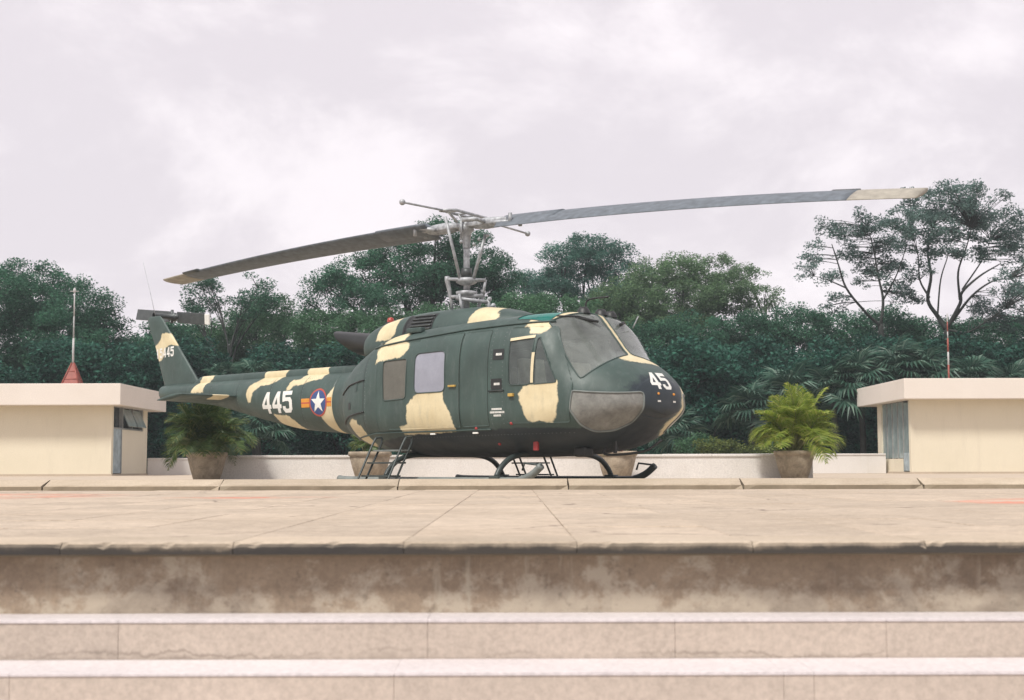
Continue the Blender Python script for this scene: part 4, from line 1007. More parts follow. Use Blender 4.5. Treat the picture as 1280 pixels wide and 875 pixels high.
for sgn, p0, p1 in ((1, 27, 22), (-1, 19, 3)):
    a, b, c_, d_ = blade_mesh(sgn, p0, p1)
    bl = build('rotor_blade', a, M['blade'], MR, True); build('blade_tip', b, M['bladetip'], bl, True); build('leading_edge_sheath', c_, M['hubdark'], bl, True); build('root_doubler', d_, M['blade'], bl, True)
dirv = Vector((math.cos(TH), math.sin(TH), 0)); prp = Vector((-math.sin(TH), math.cos(TH), 0)); Z = Vector((0, 0, 1))
rotm = Matrix.Rotation(TH, 4, 'Z')
tube_obj('mast', [(0, 0, 2.55), (0, 0, 4.02)], .048, M['hub'], MR, 16)
tube_obj('mast_boot', [(0, 0, 3.15), (0, 0, 3.30)], .085, M['hubdark'], MR, 14)
box_obj('yoke', (-.85, .85, -.10, .10, 3.94, 4.01), M['hub'], MR, .02, rotm)
for sgn in (1, -1):
    bm = bmesh.new(); add_tube(bm, [(sgn * .18, 0, 3.975), (sgn * .40, 0, 3.975), (sgn * .62, 0, 3.975), (sgn * .78, 0, 3.98)], [.07, .092, .085, .06], 16)
    bmesh.ops.transform(bm, matrix=rotm, verts=bm.verts[:]); build('blade_grip', bm, M['hub'], MR, True)
    for q in (-.13, .13):
        bm = bmesh.new(); add_tube(bm, [(sgn * .55, q * .7, 3.975 + (.02 if q > 0 else -.02)), (sgn * .95, q, 3.975 + q * .35 * sgn * (1))], [.035, .027], 10); add_tube(bm, [(sgn * .95, q, 3.89), (sgn * .95, q, 4.06)], .032, 10)
        bmesh.ops.transform(bm, matrix=rotm, verts=bm.verts[:]); build('grip_fork', bm, M['hub'], MR, True)
    bm = bmesh.new(); add_tube(bm, [(sgn * .42, 0, 3.98), (sgn * .42, -.28 * sgn, 4.0), (sgn * .2, -.36 * sgn, 4.0)], .035, 8); bmesh.ops.transform(bm, matrix=rotm, verts=bm.verts[:]); build('pitch_horn', bm, M['hub'], MR, True)
bm = bmesh.new(); add_lathe(bm, [(.0, 4.07), (.075, 4.07), (.08, 4.0), (.11, 3.98), (.12, 3.90), (.075, 3.86), (.06, 3.7), (.06, 3.62)], 20); build('hub_trunnion', bm, M['hub'], MR, True)
# stabiliser bar
P_ = lambda r, h: prp * r + Z * h
bm = bmesh.new(); add_tube(bm, [P_(-1.52, 4.12), P_(-.5, 4.14)], .017, 8); add_tube(bm, [P_(.5, 4.12), P_(1.62, 4.07)], .017, 8); build('stabiliser_bar', bm, M['hub'], MR, True)
for r_, h_ in ((-1.54, 4.12), (1.64, 4.07)):
    bm = bmesh.new(); bmesh.ops.create_uvsphere(bm, u_segments=14, v_segments=8, radius=.048, matrix=Matrix.Translation(P_(r_, h_))); build('bar_weight', bm, M['hub'], MR, True)
for q in (-.10, .10):
    bm = bmesh.new(); pts = [P_(-.62, 4.13) + dirv * q * .3, P_(-.4, 4.16) + dirv * q, P_(.4, 4.14) + dirv * q, P_(.62, 4.11) + dirv * q * .3]
    add_tube(bm, pts, .024, 6); build('bar_frame', bm, M['hub'], MR, True)
bm = bmesh.new()
for r_ in (-.38, -.12, .14, .38): add_tube(bm, [P_(r_, 4.15) - dirv * .1, P_(r_, 4.15) + dirv * .1], .02, 6); add_tube(bm, [P_(r_, 4.15) + dirv * .06 * (1 if r_ > 0 else -1), P_(r_ * .6, 4.0)], .022, 6)
build('bar_cross_links', bm, M['hub'], MR, True)
# pitch links down to the swashplate and the scissors
for (a0, h0), (a1, h1), r_ in (((-.33, 4.10), (-.10, 3.13), .026), ((.30, 3.82), (.11, 3.13), .026)):
    q0 = Vector((a0, -.12, h0)); q1 = Vector((a1, -.10, h1)); tube_obj('pitch_link', [q0, q1], r_, M['hub'], MR, 10)
tube_obj('mixing_link', [(-.08, -.12, 4.08), (-.08, -.11, 3.72)], .018, M['hub'], MR, 8)
tube_obj('mixing_link', [(-.30, .14, 4.0), (-.10, .12, 3.13)], .02, M['hub'], MR, 8)
bm = bmesh.new()
for x_, h_ in ((-.08, 3.70), (.20, 3.74), (.33, 3.80), (.12, 3.66)): bmesh.ops.create_uvsphere(bm, u_segments=10, v_segments=6, radius=.03, matrix=Matrix.Translation((x_, -.13, h_)))
build('rod_ends', bm, M['hub'], MR, True)
bm = bmesh.new(); add_lathe(bm, [(.05, 3.15), (.16, 3.14), (.17, 3.08), (.12, 3.05), (.06, 3.03)], 20); add_lathe(bm, [(.07, 2.86), (.16, 2.87), (.17, 2.93), (.07, 2.95)], 20); build('swashplate', bm, M['hub'], MR, True)
bm = bmesh.new()
add_tube(bm, [(-.30, -.08, 3.16), (-.30, -.06, 3.10), (-.24, -.05, 2.80), (-.22, -.02, 2.60)], [.04, .04, .026, .024], 8); add_tube(bm, [(-.30, -.08, 3.12), (.30, -.08, 3.10)], .028, 8)
add_tube(bm, [(.30, -.08, 3.11), (.28, -.06, 3.0), (.25, -.05, 2.84)], .022, 8); add_tube(bm, [(-.24, -.08, 2.84), (.26, -.08, 2.86)], .028, 8)
build('scissors_frame', bm, M['hub'], MR, True)
for x_, y_ in ((-.05, -.14), (.12, .1), (-.02, .14)): tube_obj('control_rod', [(x_ * 2.2, y_, 2.88), (x_, y_, 2.55)], .024, M['hub'], MR, 8)
bm = bmesh.new(); add_tube(bm, [(-.16, -.12, 2.82), (.34, -.1, 2.75)], .03, 8); add_tube(bm, [(.34, -.1, 2.80), (.36, -.1, 2.60)], .028, 8); add_tube(bm, [(.30, -.1, 2.72), (.62, -.08, 2.60)], .016, 6)
for x_, h_ in ((.36, 2.80), (.42, 2.70)): bmesh.ops.create_uvsphere(bm, u_segments=10, v_segments=6, radius=.04, matrix=Matrix.Translation((x_, -.1, h_)))
build('control_bellcrank', bm, M['hub'], MR, True)

# ---- boarding steps
def boarding_steps(label, us_, side):
    r = empty('boarding_steps', (-.71 , 21.8, -.055), R(-41), label, 'steps', 'metal steps beside the helicopter')
    s = side
    for u_ in us_:
        tube_obj('side_rail', curve_pts([(u_, s * 2.02, .30 * 0 + .02), (u_, s * 1.96, .10), (u_, s * 1.66, .62), (u_, s * 1.58, .68), (u_, s * 1.50, .685)], 5), .016, M['skid'], r, 8)
        tube_obj('stringer', [(u_, s * 2.02, .02), (u_, s * 1.84, .03), (u_, s * 1.50, .60), (u_, s * 1.50, .685)], .016, M['skid'], r, 8)
    for w_, h_ in ((1.80, .12), (1.69, .31), (1.58, .49)):
        box_obj('tread', (us_[0] - .01, us_[1] + .01, s * w_ - .10, s * w_ + .07, h_ - .012, h_ + .012), M['skidlight'] if h_ > .4 else M['skid'], r, .004)
    return r
boarding_steps('dark metal boarding steps standing below the rear of the sliding door', (-.33, .30), -1)
boarding_steps('dark metal steps seen beneath the fuselage on the far side', (-.45, .22), -1 * -1)
# ================================================================ PALMS IN POTS
def frond_mesh(name, L, droop, n=26, wid=.30, lw=.022, rnd=None, mat=None, curl=.0):
    """arching feather frond: stalk along +X rising then drooping, leaflets both sides"""
    rnd = rnd or random.Random(1); V = []; Fc = []; mi = []
    def P(t): return Vector((L * (t * .62 + .0) * (1 - .12 * t), curl * t * t, L * (.92 * t - droop * t * t)))
    K = 9; pr_ = []
    for i in range(K):
        t = i / (K - 1); p = P(t); r_ = .010 * (1 - t) + .003
        for a in range(3):
            an = a * 2.094; V.append(p + Vector((0, math.cos(an) * r_, math.sin(an) * r_)))
    for i in range(K - 1):
        for a in range(3): q = (a + 1) % 3; Fc.append((i * 3 + a, i * 3 + q, i * 3 + 3 + q, i * 3 + 3 + a)); mi.append(1)
    for i in range(n):
        t = .24 + .75 * i / (n - 1); p = P(t); tg = (P(min(1, t + .02)) - P(t - .02)).normalized()
        ll = wid * math.sin(math.pi * min(1, (t - .16) / .86 + .08)) ** .6 * (1.05 - .3 * t) + .04
        for s in (-1, 1):
            side = Vector((0, s, 0)); d = (side * .80 + tg * .62 + Vector((0, 0, .24 + rnd.uniform(-.15, .12)))).normalized()
            m1 = p + d * ll * .5; e = p + d * ll + Vector((0, 0, -ll * rnd.uniform(.12, .4))); up = d.cross(tg).normalized(); wv = tg * lw * .5 + up * lw * .15
            k = len(V); V += [p - wv * .5, p + wv * .5, m1 + wv, m1 - wv, e]; Fc += [(k, k + 1, k + 2, k + 3), (k + 3, k + 2, k + 4)]; mi += [0, 0]
    me = bpy.data.meshes.new(name); me.from_pydata([v[:] for v in V], [], Fc); me.materials.append(mat); me.materials.append(STALK)
    me.polygons.foreach_set('material_index', mi); return me
def fronds(mat, seed, L):
    rr = random.Random(seed); return [frond_mesh('frond', L * rr.uniform(.85, 1.1), d, 40, .36 * L / 1.3, .017, rr, mat, rr.uniform(-.1, .1)) for d in (.14, .34, .54, .74, .92)]
FR_Y = fronds(PALMY, 4, 1.35); FR_D = fronds(PALMD, 5, 1.35)
pot_bm = bmesh.new()
add_lathe(pot_bm, [(0, .0), (.25, .0), (.27, .02), (.33, .22), (.385, .44), (.375, .455), (.41, .47), (.415, .53), (.40, .555), (.36, .555), (.345, .50), (0, .49)], 40)
bmesh.ops.recalc_face_normals(pot_bm, faces=pot_bm.faces[:]); pot_me = bpy.data.meshes.new('pot'); pot_bm.to_mesh(pot_me); pot_bm.free(); pot_me.materials.append(M['pot'])
pot_me.polygons.foreach_set('use_smooth', [True] * len(pot_me.polygons))
soil_bm = bmesh.new(); add_lathe(soil_bm, [(0, .505), (.34, .503), (.34, .49)], 24); soil_me = bpy.data.meshes.new('soil'); soil_bm.to_mesh(soil_me); soil_bm.free(); soil_me.materials.append(M['soil'])
def potted_palm(px, Y, label, frs, n, sc, seed, ps=1.0, spread=1.0, lean=(0, 0)):
    b = at(px, 590, Y); r = empty('potted_palm', (b.x, Y, -.055), 0, label, 'potted plant', 'potted palms along the low white wall')
    for nm, me in (('pot', pot_me), ('soil', soil_me)):
        o = bpy.data.objects.new(nm, me); COL.objects.link(o); o.parent = r; o.scale = (ps, ps, 1)
    rr = random.Random(seed)
    for i in range(n):
        a = i * 2.39996 + rr.uniform(-.3, .3); t = (i + .5) / n
        tilt = (-R(46) + R(58) * t ** .75) * spread + R(rr.uniform(-6, 6))      # inner fronds upright, outer ones splayed
        me = frs[min(4, max(0, int(t * 4.2 + rr.uniform(-.4, .8))))]
        o = bpy.data.objects.new('frond', me); COL.objects.link(o); o.parent = r
        o.location = (rr.uniform(-.13, .13) + lean[0] * .1, rr.uniform(-.13, .13), .50); s_ = sc * rr.uniform(.75, 1.12) * (.88 + .3 * t); o.scale = (s_, s_, s_)
        o.rotation_euler = (R(rr.uniform(-12, 12)), tilt, a)
    bm = bmesh.new()
    for k in range(9):
        a = rr.uniform(0, 6.28); add_tube(bm, [(math.cos(a) * .12, math.sin(a) * .12, .5), (math.cos(a) * .16, math.sin(a) * .16, .9 * sc)], [.02, .012], 6)
    build('stem', bm, STALK, r, True)
    return r
potted_palm(993, 28.1, 'big yellow-green palm in a pale concrete pot near the right building', FR_Y, 66, 1.18, 11)
potted_palm(258, 28.3, 'wide dark green palm in a shaded pot under the helicopter tail', FR_D, 100, 1.02, 12, 1.0, 1.35)
potted_palm(462, 28.1, 'potted palm half hidden behind the boarding steps', FR_D, 26, .55, 13, 1.05, 1.5)
potted_palm(771, 28.1, 'palm pot behind the helicopter nose, its leaves mostly hidden', FR_D, 22, .45, 14, 1.0, 1.2)

# ================================================================ TREES
def leaf_arrays(cen, size, rg, flat=.35):
    """one small folded leaf quad per centre"""
    n = len(cen); d = rg.normal(size=(n, 3)); d[:, 2] *= .55; d /= np.linalg.norm(d, axis=1)[:, None]
    q = rg.normal(size=(n, 3)); q[:, 2] += .9; s = np.cross(d, q); s /= np.linalg.norm(s, axis=1)[:, None] + 1e-9
    L = (size * rg.uniform(.7, 1.3, n))[:, None]; W = L * rg.uniform(.32, .5, n)[:, None]
    a = cen - d * L * .5; b = cen + s * W * .5 + d * L * .05; c = cen + d * L * .5; e = cen - s * W * .5 + d * L * .05
    return np.stack([a, b, c, e], 1).reshape(-1, 3)
def leaf_obj(name, cen, size, mat, parent, rg):
    V = leaf_arrays(cen, size, rg); n = len(cen); me = bpy.data.meshes.new(name)
    me.vertices.add(4 * n); me.vertices.foreach_set('co', V.astype(np.float32).ravel())
    me.loops.add(4 * n); me.loops.foreach_set('vertex_index', np.arange(4 * n, dtype=np.int32))
    me.polygons.add(n); me.polygons.foreach_set('loop_start', np.arange(n, dtype=np.int32) * 4); me.polygons.foreach_set('loop_total', np.full(n, 4, np.int32))
    me.update(calc_edges=True); return link_mesh(name, me, mat, parent)
def crown_points(lobes, rg, clump_r, per_m3=None, dens=1.0, fill=1.0):
    """lobes: (centre, rx, ry, rz). leaf clumps over and through each lobe's volume"""
    out = []; clumps = []
    for c, rx_, ry_, rz_ in lobes:
        area = 4 * math.pi * ((rx_ * ry_) ** 1.6 / 3 + (rx_ * rz_) ** 1.6 / 3 + (ry_ * rz_) ** 1.6 / 3) ** (1 / 1.6)
        n = max(5, int(area * fill / (clump_r ** 2 * 2.0)))
        d = rg.normal(size=(n, 3)); d /= np.linalg.norm(d, axis=1)[:, None]; rad = rg.uniform(.25, 1.0, n) ** .5 * rg.uniform(.85, 1.12, n)
        cc = np.array(c) + d * rad[:, None] * np.array([rx_, ry_, rz_]); clumps.append(cc)
        for q in cc:
            r_ = clump_r * rg.uniform(.55, 1.25); m = int(dens * 175 * (r_ / .5) ** 2)
            e = rg.normal(size=(m, 3)); e /= np.linalg.norm(e, axis=1)[:, None]; e *= (rg.uniform(0, 1, m) ** .45)[:, None] * r_; e[:, 2] *= .62
            out.append(q + e)
    return np.concatenate(out), np.concatenate(clumps)
def limb_pts(a, b, rr, sag=.12):
    a, b = Vector(a), Vector(b); L = (b - a).length; m = a.lerp(b, .45) + Vector((rr.uniform(-1, 1), rr.uniform(-1, 1), rr.uniform(.2, 1))) * L * sag
    return curve_pts([a, m, b], 5)
def tree(label, Y, lobes_px, mat, seed, leaf=.12, clump=.55, dens=1.0, fill=1.0, trunk_px=None, tr=.22, depth=1.0, twigs=1, cat='tree', name='broadleaf_tree', ground=GZ):
    rg = np.random.default_rng(seed); rr = random.Random(seed); L = []
    for x, y, a, b in lobes_px:
        c = at(x, y, Y + rr.uniform(-1, 1) * depth * 1.2); k = c.y / F; L.append(((c.x, c.y, c.z), a * 1.1 * k, min(a, 60) * k * depth, b * 1.1 * k))
    cx = at(trunk_px, 560, Y).x if trunk_px is not None else sum(l[0][0] for l in L) / len(L)
    root = empty(name, (cx, Y, ground), 0, label, cat, 'trees behind the terrace')
    o0 = np.array([cx, Y, ground]); pts, cl = crown_points(L, rg, clump, dens=dens, fill=fill)
    leaf_obj('crown', pts - o0, leaf, mat, root, rg)
    zmin = min(l[0][2] for l in L); fork = Vector((rr.uniform(-.3, .3), rr.uniform(-.3, .3), max(1.5, (zmin - ground) * .62)))
    bm = bmesh.new(); add_tube(bm, curve_pts([(0, 0, -.1), (rr.uniform(-.1, .1), 0, fork.z * .5), fork], 5), [tr * (1.25 - .5 * i / 10) for i in range(11)], 10)
    build('trunk', bm, BARK, root, True)
    for c, a, b, d in L:
        bm = bmesh.new(); e = Vector(c) - Vector(o0); pp = limb_pts(fork * rr.uniform(.8, 1), e, rr); n_ = len(pp)
        add_tube(bm, pp, [tr * .42 * (1 - .85 * i / (n_ - 1)) + .012 for i in range(n_)], 7)
        near = cl[np.argsort(np.linalg.norm(cl - np.array(c), axis=1))[:10 + 4 * twigs]]
        for q in near[:: max(1, 3 - twigs)]:
            qq = Vector(q) - Vector(o0); s_ = pp[rr.randint(n_ // 2, n_ - 1)]; tp = limb_pts(s_, qq, rr, .08); add_tube(bm, tp, [.018 * (1 - .8 * i / (len(tp) - 1)) + .006 for i in range(len(tp))], 5)
        build('limb', bm, BARK, root, True)
    return root
tree('tall dark rounded tree filling the left edge behind the building', 58, [(5, 372, 40, 42), (48, 362, 42, 36), (98, 385, 40, 30), (20, 425, 50, 45), (80, 425, 55, 45), (128, 415, 28, 30), (140, 445, 28, 25), (60, 460, 70, 30)], LEAF[0], 21, dens=1.1, fill=1.25, depth=1.2)
tree('small dark tree between the left tree and the helicopter fin', 60, [(178, 440, 32, 26), (205, 425, 28, 24), (165, 465, 35, 20)], LEAF[0], 22, dens=1.0, fill=1.2)
tree('two-headed tree with sky gaps above the tail rotor', 61, [(252, 372, 25, 24), (262, 352, 18, 12), (322, 360, 20, 18), (303, 384, 16, 16), (332, 382, 20, 18), (240, 398, 16, 14)], LEAF[0], 23, clump=.42, fill=.85, dens=.9, trunk_px=285, tr=.11, depth=.8)
tree('rounded green tree with a pointed top left of the big centre tree', 64, [(345, 392, 26, 22), (320, 415, 45, 28), (355, 425, 35, 30), (280, 430, 45, 25), (235, 430, 40, 22)], LEAF[1], 24, dens=1.1, fill=1.3)
tree('great spreading dark tree directly behind the rotor mast', 62, [(412, 360, 26, 24), (450, 342, 42, 30), (500, 325, 38, 28), (545, 300, 38, 25), (590, 325, 42, 34), (520, 360, 50, 32), (450, 385, 42, 25), (600, 365, 42, 30), (560, 345, 40, 28), (384, 378, 13, 14), (625, 352, 24, 30)], LEAF[0], 25, dens=1.1, fill=1.1, trunk_px=520, tr=.34, depth=1.0)
tree('low mid-green tree under the great dark tree', 60, [(400, 415, 45, 25), (470, 415, 55, 25), (545, 405, 50, 22), (610, 400, 40, 25), (660, 390, 30, 30), (430, 440, 55, 22), (700, 395, 50, 24), (640, 415, 50, 25)], LEAF[1], 26, dens=1.1, fill=1.3)
tree('distant hazy small-topped tree right of the rotor mast', 78, [(655, 345, 17, 13), (690, 352, 22, 16), (672, 370, 34, 22)], LEAF[3], 27, clump=.55, fill=1.0)
tree('tall blue-green tree with a wispy top right of the mast', 70, [(702, 318, 20, 14), (735, 306, 26, 15), (772, 314, 20, 14), (728, 328, 38, 20), (690, 360, 34, 26), (740, 362, 44, 34), (785, 352, 30, 28)], LEAF[3], 28, clump=.5, fill=1.05, depth=1.0)
tree('broad olive-green tree above the helicopter nose', 66, [(815, 345, 34, 22), (855, 340, 34, 20), (900, 340, 30, 20), (850, 375, 60, 35), (910, 370, 35, 26), (800, 390, 50, 35), (770, 380, 30, 30), (760, 405, 50, 25), (850, 410, 50, 25)], LEAF[2], 29, clump=.5, fill=1.1, dens=1.0, depth=1.1)
tree('thin-crowned tree with many sky gaps right of the olive tree', 67, [(935, 350, 20, 18), (955, 368, 18, 13), (925, 385, 26, 18), (972, 382, 14, 10)], LEAF[2], 30, clump=.34, fill=.75, dens=.75, tr=.14)
tree('low dark rounded tree under the thin-crowned tree', 62, [(880, 425, 50, 30), (940, 420, 45, 28), (1000, 410, 38, 24), (1050, 415, 42, 22), (985, 440, 60, 28), (1110, 410, 45, 20), (830, 430, 50, 30)], LEAF[0], 31, dens=1.1, fill=1.3)
tree('low dark rounded tree behind the right roof', 62, [(1160, 420, 45, 20), (1215, 422, 45, 20), (1270, 418, 45, 22), (1190, 445, 60, 22), (1262, 450, 50, 22), (1120, 430, 40, 22)], LEAF[0], 32, dens=1.0, fill=1.2)

# the open tree at the right, limbs drawn where the photograph shows them
def open_tree(label, Y, trunk_px, limbs, lobes, seed, clump, fill, dens, leaf=.12):
    lobes = [(x, y, a * 1.15, b * 1.45) for x, y, a, b in lobes]
    rg = np.random.default_rng(seed); rr = random.Random(seed + 1); x0 = at(trunk_px[0][0], 500, Y).x
    root = empty('spreading_open_tree', (x0, Y, GZ), 0, label, 'tree', 'trees behind the terrace'); o0 = Vector((x0, Y, GZ))
    tp = [Vector((0, 0, -.1))] + [at(x, y, Y) - o0 for x, y in trunk_px]; pp = curve_pts(tp, 5)
    bm = bmesh.new(); add_tube(bm, pp, [.18 - .08 * i / (len(pp) - 1) for i in range(len(pp))], 10); build('trunk', bm, BARK, root, True)
    nodes = []
    for r0, path in limbs:
        dz = rr.uniform(-1.6, 1.6); P = [at(x, y, Y + dz * i / max(1, len(path) - 1)) - o0 for i, (x, y) in enumerate(path)]; pp = curve_pts(P, 5)
        bm = bmesh.new(); add_tube(bm, pp, [r0 * .68 * (1 - .75 * i / (len(pp) - 1)) for i in range(len(pp))], 8); build('limb', bm, BARK, root, True); nodes += pp[len(pp) // 3:]
    L = []
    for x, y, a, b in lobes:
        c = at(x, y, Y + rr.uniform(-1.5, 1.5)); k = c.y / F; L.append(((c.x, c.y, c.z), a * k, a * k * .9, b * k))
    pts, cl = crown_points(L, rg, clump, dens=dens, fill=fill); leaf_obj('crown', pts - np.array(o0), leaf, OPENLEAF, root, rg)
    bm = bmesh.new(); NN = np.array([n[:] for n in nodes])
    for q in cl:
        qq = q - np.array(o0); s_ = Vector(NN[np.argmin(np.linalg.norm(NN - qq, axis=1) + np.maximum(0, NN[:, 2] - qq[2]) * 1.5)]); tp = limb_pts(s_, qq, rr, .06)
        add_tube(bm, tp, [.010 * (1 - .7 * i / (len(tp) - 1)) + .004 for i in range(len(tp))], 4)
    tw = build('twigs', bm, BARK, root, True); tw['kind'] = 'stuff'
open_tree('large open tree with a sparse umbrella crown behind the right roof', 56, [(1182, 500), (1184, 450), (1183, 410)],
  [(.15, [(1183, 412), (1172, 395), (1160, 375), (1164, 345), (1160, 315), (1166, 285)]), (.13, [(1184, 410), (1200, 380), (1203, 365), (1225, 345), (1250, 330)]), (.08, [(1200, 375), (1198, 340), (1208, 310), (1215, 285)]),
   (.09, [(1190, 402), (1215, 370), (1240, 352), (1262, 348)]), (.07, [(1162, 372), (1150, 350), (1148, 320), (1140, 290)]), (.06, [(1203, 362), (1228, 325), (1238, 300)]), (.06, [(1172, 395), (1176, 350), (1185, 320), (1192, 290)]), (.07, [(1183, 412), (1210, 415), (1235, 400), (1258, 385)])],
  [(1160, 255, 34, 16), (1195, 242, 34, 12), (1235, 258, 32, 16), (1258, 285, 22, 18), (1130, 275, 26, 15), (1170, 285, 34, 15), (1215, 282, 32, 14), (1145, 305, 24, 12), (1190, 310, 26, 10), (1236, 310, 24, 11), (1268, 320, 18, 14), (1262, 355, 22, 14), (1240, 385, 26, 16), (1262, 395, 22, 14), (1150, 338, 18, 10), (1205, 262, 26, 12), (1280, 290, 24, 24), (1285, 350, 24, 24)], 41, .32, .66, .9)
open_tree('leaning smaller open tree left of the large open one', 57, [(1112, 500), (1105, 440), (1100, 405)],
  [(.10, [(1101, 408), (1080, 388), (1058, 360), (1048, 330), (1040, 305)]), (.10, [(1101, 405), (1104, 375), (1098, 345), (1092, 310), (1085, 285)]), (.06, [(1104, 375), (1118, 350), (1128, 325), (1135, 300)]), (.05, [(1058, 360), (1035, 350), (1018, 345)])],
  [(1036, 288, 20, 14), (1060, 300, 16, 12), (1078, 278, 24, 14), (1102, 290, 26, 15), (1018, 315, 14, 12), (1008, 340, 12, 10), (1035, 345, 16, 7), (1095, 325, 24, 13), (1118, 345, 24, 14), (1085, 350, 16, 9), (1128, 370, 22, 11), (1046, 378, 16, 10), (1060, 322, 14, 8), (1108, 310, 18, 9)], 42, .32, .62, .9)
# undergrowth: dark shrubs behind the low walls
ux = [(-40, 'dark shrub at the far left behind the building'), (75, 'dark shrub below the tall left tree'), (165, 'dark shrub beside the left roof corner'), (245, 'dark shrub behind the tail fin'), (335, 'dark shrub behind the tail boom'), (425, 'dark shrub behind the boom joint'), (515, 'dark shrub behind the engine exhaust'),
      (610, 'dark shrub behind the cabin roof'), (700, 'dark shrub behind the crew door'), (790, 'dark shrub behind the windshield'), (872, 'tall dark shrub just right of the nose'), (950, 'dark shrub behind the yellow-green potted palm'), (1030, 'dark shrub left of the right building'), (1110, 'dark shrub behind the right roof corner'), (1200, 'dark shrub behind the banded pole'), (1290, 'dark shrub at the far right edge')]
for i, (x, lb) in enumerate(ux):
    rr = random.Random(i + 90); j = lambda a: rr.uniform(-a, a)
    tree(lb, 54 + j(1.2), [(x + j(8), 545, 62, 40), (x - 22 + j(6), 500 + j(8), 48, 38), (x + 24 + j(6), 490 + j(10), 48, 36), (x + j(10), 455 + j(8), 46, 26)], UNDER, 60 + i, leaf=.19, clump=.6, dens=.62, fill=1.1, tr=.10, depth=.8, twigs=0, cat='shrub', name='dense_shrub')
for x, y, a, b, lb, Y in ((900, 556, 26, 9, 'bright low hedge bush left of the yellow-green palm', 47.6), (868, 552, 24, 12, 'green bush behind the wall right of the nose', 48.2), (560, 565, 30, 6, 'low bush behind the wall under the fuselage', 47.6), (945, 562, 24, 6, 'flat hedge bush behind the wall beside the palm pot', 47.6)):
    rg = np.random.default_rng(int(x)); c = at(x, y, Y); k = Y / F; r = empty('hedge_bush', (c.x, Y, 0 if Y < 48 else 0), 0, lb, 'bush', 'bushes behind the far wall')
    pts, cl = crown_points([((c.x, Y, c.z - .15), a * k, .5, b * k + .1)], rg, .28, dens=1.4, fill=2.0); leaf_obj('leaves', pts - np.array([c.x, Y, 0]), .10, HEDGE if a != 24 or b == 6 else LEAF[1], r, rg)
    bm = bmesh.new()
    for q in cl[:12]: add_tube(bm, [(0, 0, -.1), Vector(q) - Vector((c.x, Y, 0))], [.02, .006], 5)
    build('stems', bm, BARK, r, True)
# fan palms and feathery palms
def fan_leaf(name, Rr, rnd, nseg=22):
    V = []; Fc = []; c0 = Vector((Rr * .75, 0, Rr * .35))
    for a in range(3): V.append(Vector((0, math.cos(a * 2.09) * .015, math.sin(a * 2.09) * .015)))
    for a in range(3): V.append(c0 + Vector((0, math.cos(a * 2.09) * .01, math.sin(a * 2.09) * .01)))
    for a in range(3): Fc.append((a, (a + 1) % 3, 3 + (a + 1) % 3, 3 + a))
    for i in range(nseg):
        an = R(-125 + 250 * i / (nseg - 1)); l = Rr * (1 - .25 * abs(an) / 2.2) * rnd.uniform(.9, 1.05)
        d = Vector((math.cos(an), math.sin(an), rnd.uniform(-.02, .1))); s_ = Vector((-math.sin(an), math.cos(an), 0)); k = len(V); wd = .045 * Rr / .9
        m = c0 + d * l * .6 + Vector((0, 0, -.02)); e = c0 + d * l + Vector((0, 0, -l * rnd.uniform(.2, .42)))
        V += [c0, m - s_ * wd + Vector((0, 0, .02)), m + s_ * wd + Vector((0, 0, .02)), e, m - Vector((0, 0, .02))]; Fc += [(k, k + 1, k + 4), (k, k + 4, k + 2), (k + 1, k + 3, k + 4), (k + 4, k + 3, k + 2)]
    me = bpy.data.meshes.new(name); me.from_pydata([v[:] for v in V], [], Fc); me.materials.append(FAN); return me
rr = random.Random(5); FL = [fan_leaf('fan_leaf', .85 * rr.uniform(.9, 1.15), rr) for _ in range(5)]
def fan_palm(px, py, Y, label, n, sc, seed):
    rr = random.Random(seed); c = at(px, py, Y); r = empty('fan_palm', (c.x, Y, GZ), 0, label, 'palm tree', 'fan palms behind the terrace'); h = c.z - GZ
    bm = bmesh.new(); add_tube(bm, curve_pts([(0, 0, -.1), (.06, 0, h * .5), (0, 0, h)], 6), [.13 - .003 * i for i in range(13)], 9); build('trunk', bm, BARK, r, True)
    for i in range(n):
        t = (i + .5) / n; o = bpy.data.objects.new('fan_leaf', FL[i % 5]); COL.objects.link(o); o.parent = r; o.location = (0, 0, h + rr.uniform(-.12, .12)); s_ = sc * rr.uniform(.8, 1.15); o.scale = (s_,) * 3
        o.rotation_euler = (R(rr.uniform(-25, 25)), R(-62 + 100 * t + rr.uniform(-10, 10)), i * 2.39996 + rr.uniform(-.3, .3))
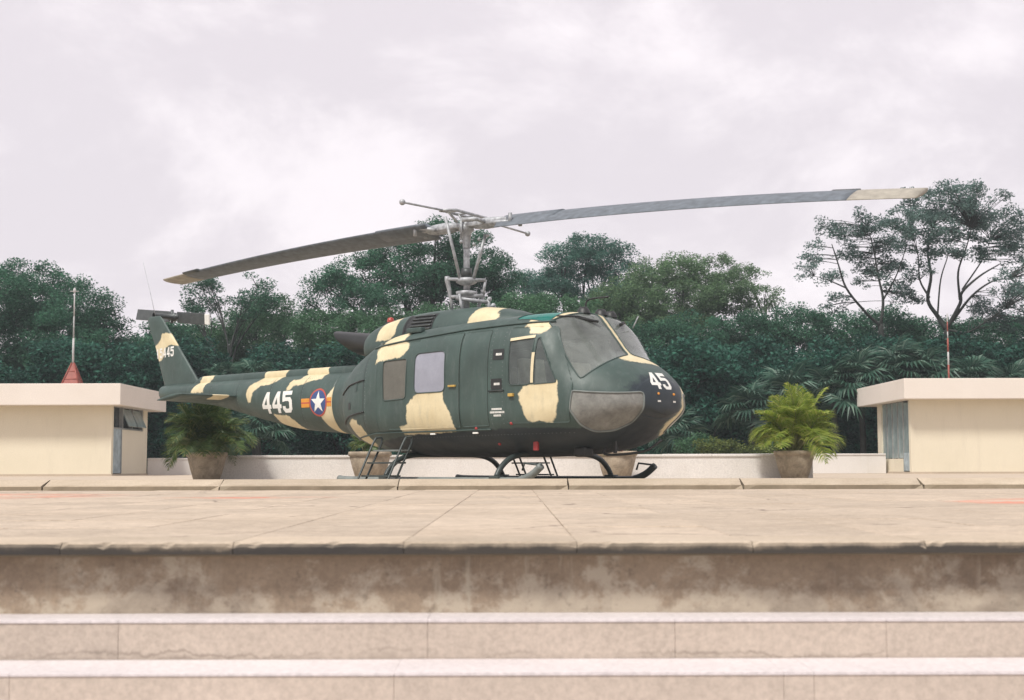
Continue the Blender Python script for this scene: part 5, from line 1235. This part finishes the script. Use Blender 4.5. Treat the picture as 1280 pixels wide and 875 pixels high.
for a in ((1075, 478, 50.5, 'fan palm left of the right roof corner', 22, .95, 1), (1122, 472, 50.8, 'fan palm behind the front corner of the right roof', 22, 1.0, 2), (1156, 480, 51.2, 'fan palm just left of the banded pole', 20, 1.1, 3), (1212, 484, 50.6, 'fan palm just right of the banded pole', 22, .95, 4),
          (1262, 490, 51, 'fan palm at the far right edge behind the roof', 20, .95, 5), (1042, 500, 50.6, 'low fan palm beside the right building wall', 20, 1.05, 6), (940, 520, 51, 'fan palm peeking out left of the yellow-green potted palm', 20, 1.2, 7), (985, 500, 51.3, 'fan palm rising behind the yellow-green potted palm', 18, 1.1, 8),
          (318, 478, 51, 'pale fan palm above the tail boom', 18, .75, 9), (278, 482, 52, 'pale fan palm beside the tail fin', 16, .7, 10), (545, 545, 50.5, 'low fan palm glimpsed under the fuselage', 16, .9, 11), (322, 545, 50.2, 'low fan palm glimpsed below the tail boom', 18, 1.0, 12), (845, 548, 50.2, 'low fan palm right of the nose near the wall', 16, .9, 13)):
    fan_palm(*a)
# far belt of woodland that closes the view behind the trees
rg = np.random.default_rng(77); L = []
for i in range(46):
    x = -260 + i * 40; c = at(x, 470 + 14 * math.sin(i * 1.7), 90); L.append(((c.x, 90 + 3 * math.sin(i), 3.3), 2.6, 2.4, 4.6 + .5 * math.sin(i * 2.3)))
pts, _ = crown_points(L, rg, .8, dens=.16, fill=1.3)
wd = leaf_obj('woodland', pts, .5, UNDER, None, rg); wd['kind'] = 'stuff'; wd['label'] = 'far belt of dark woodland behind all the trees'

# thin humid air
hz = box_obj('haze', (-130, 130, -20, 140, GZ - 1, 32), None); hz.data.materials.clear()
hm = bpy.data.materials.new('humid_air'); hm.use_nodes = True; hn = hm.node_tree; hn.nodes.remove(hn.nodes['Principled BSDF'])
pv = N(hn, 'ShaderNodeVolumePrincipled'); pv.inputs['Color'].default_value = (.80, .88, .92, 1); pv.inputs['Density'].default_value = .0010; pv.inputs['Anisotropy'].default_value = .2
hn.links.new(pv.outputs[0], hn.nodes['Material Output'].inputs['Volume']); hz.data.materials.append(hm); tag(hz, kind='stuff')
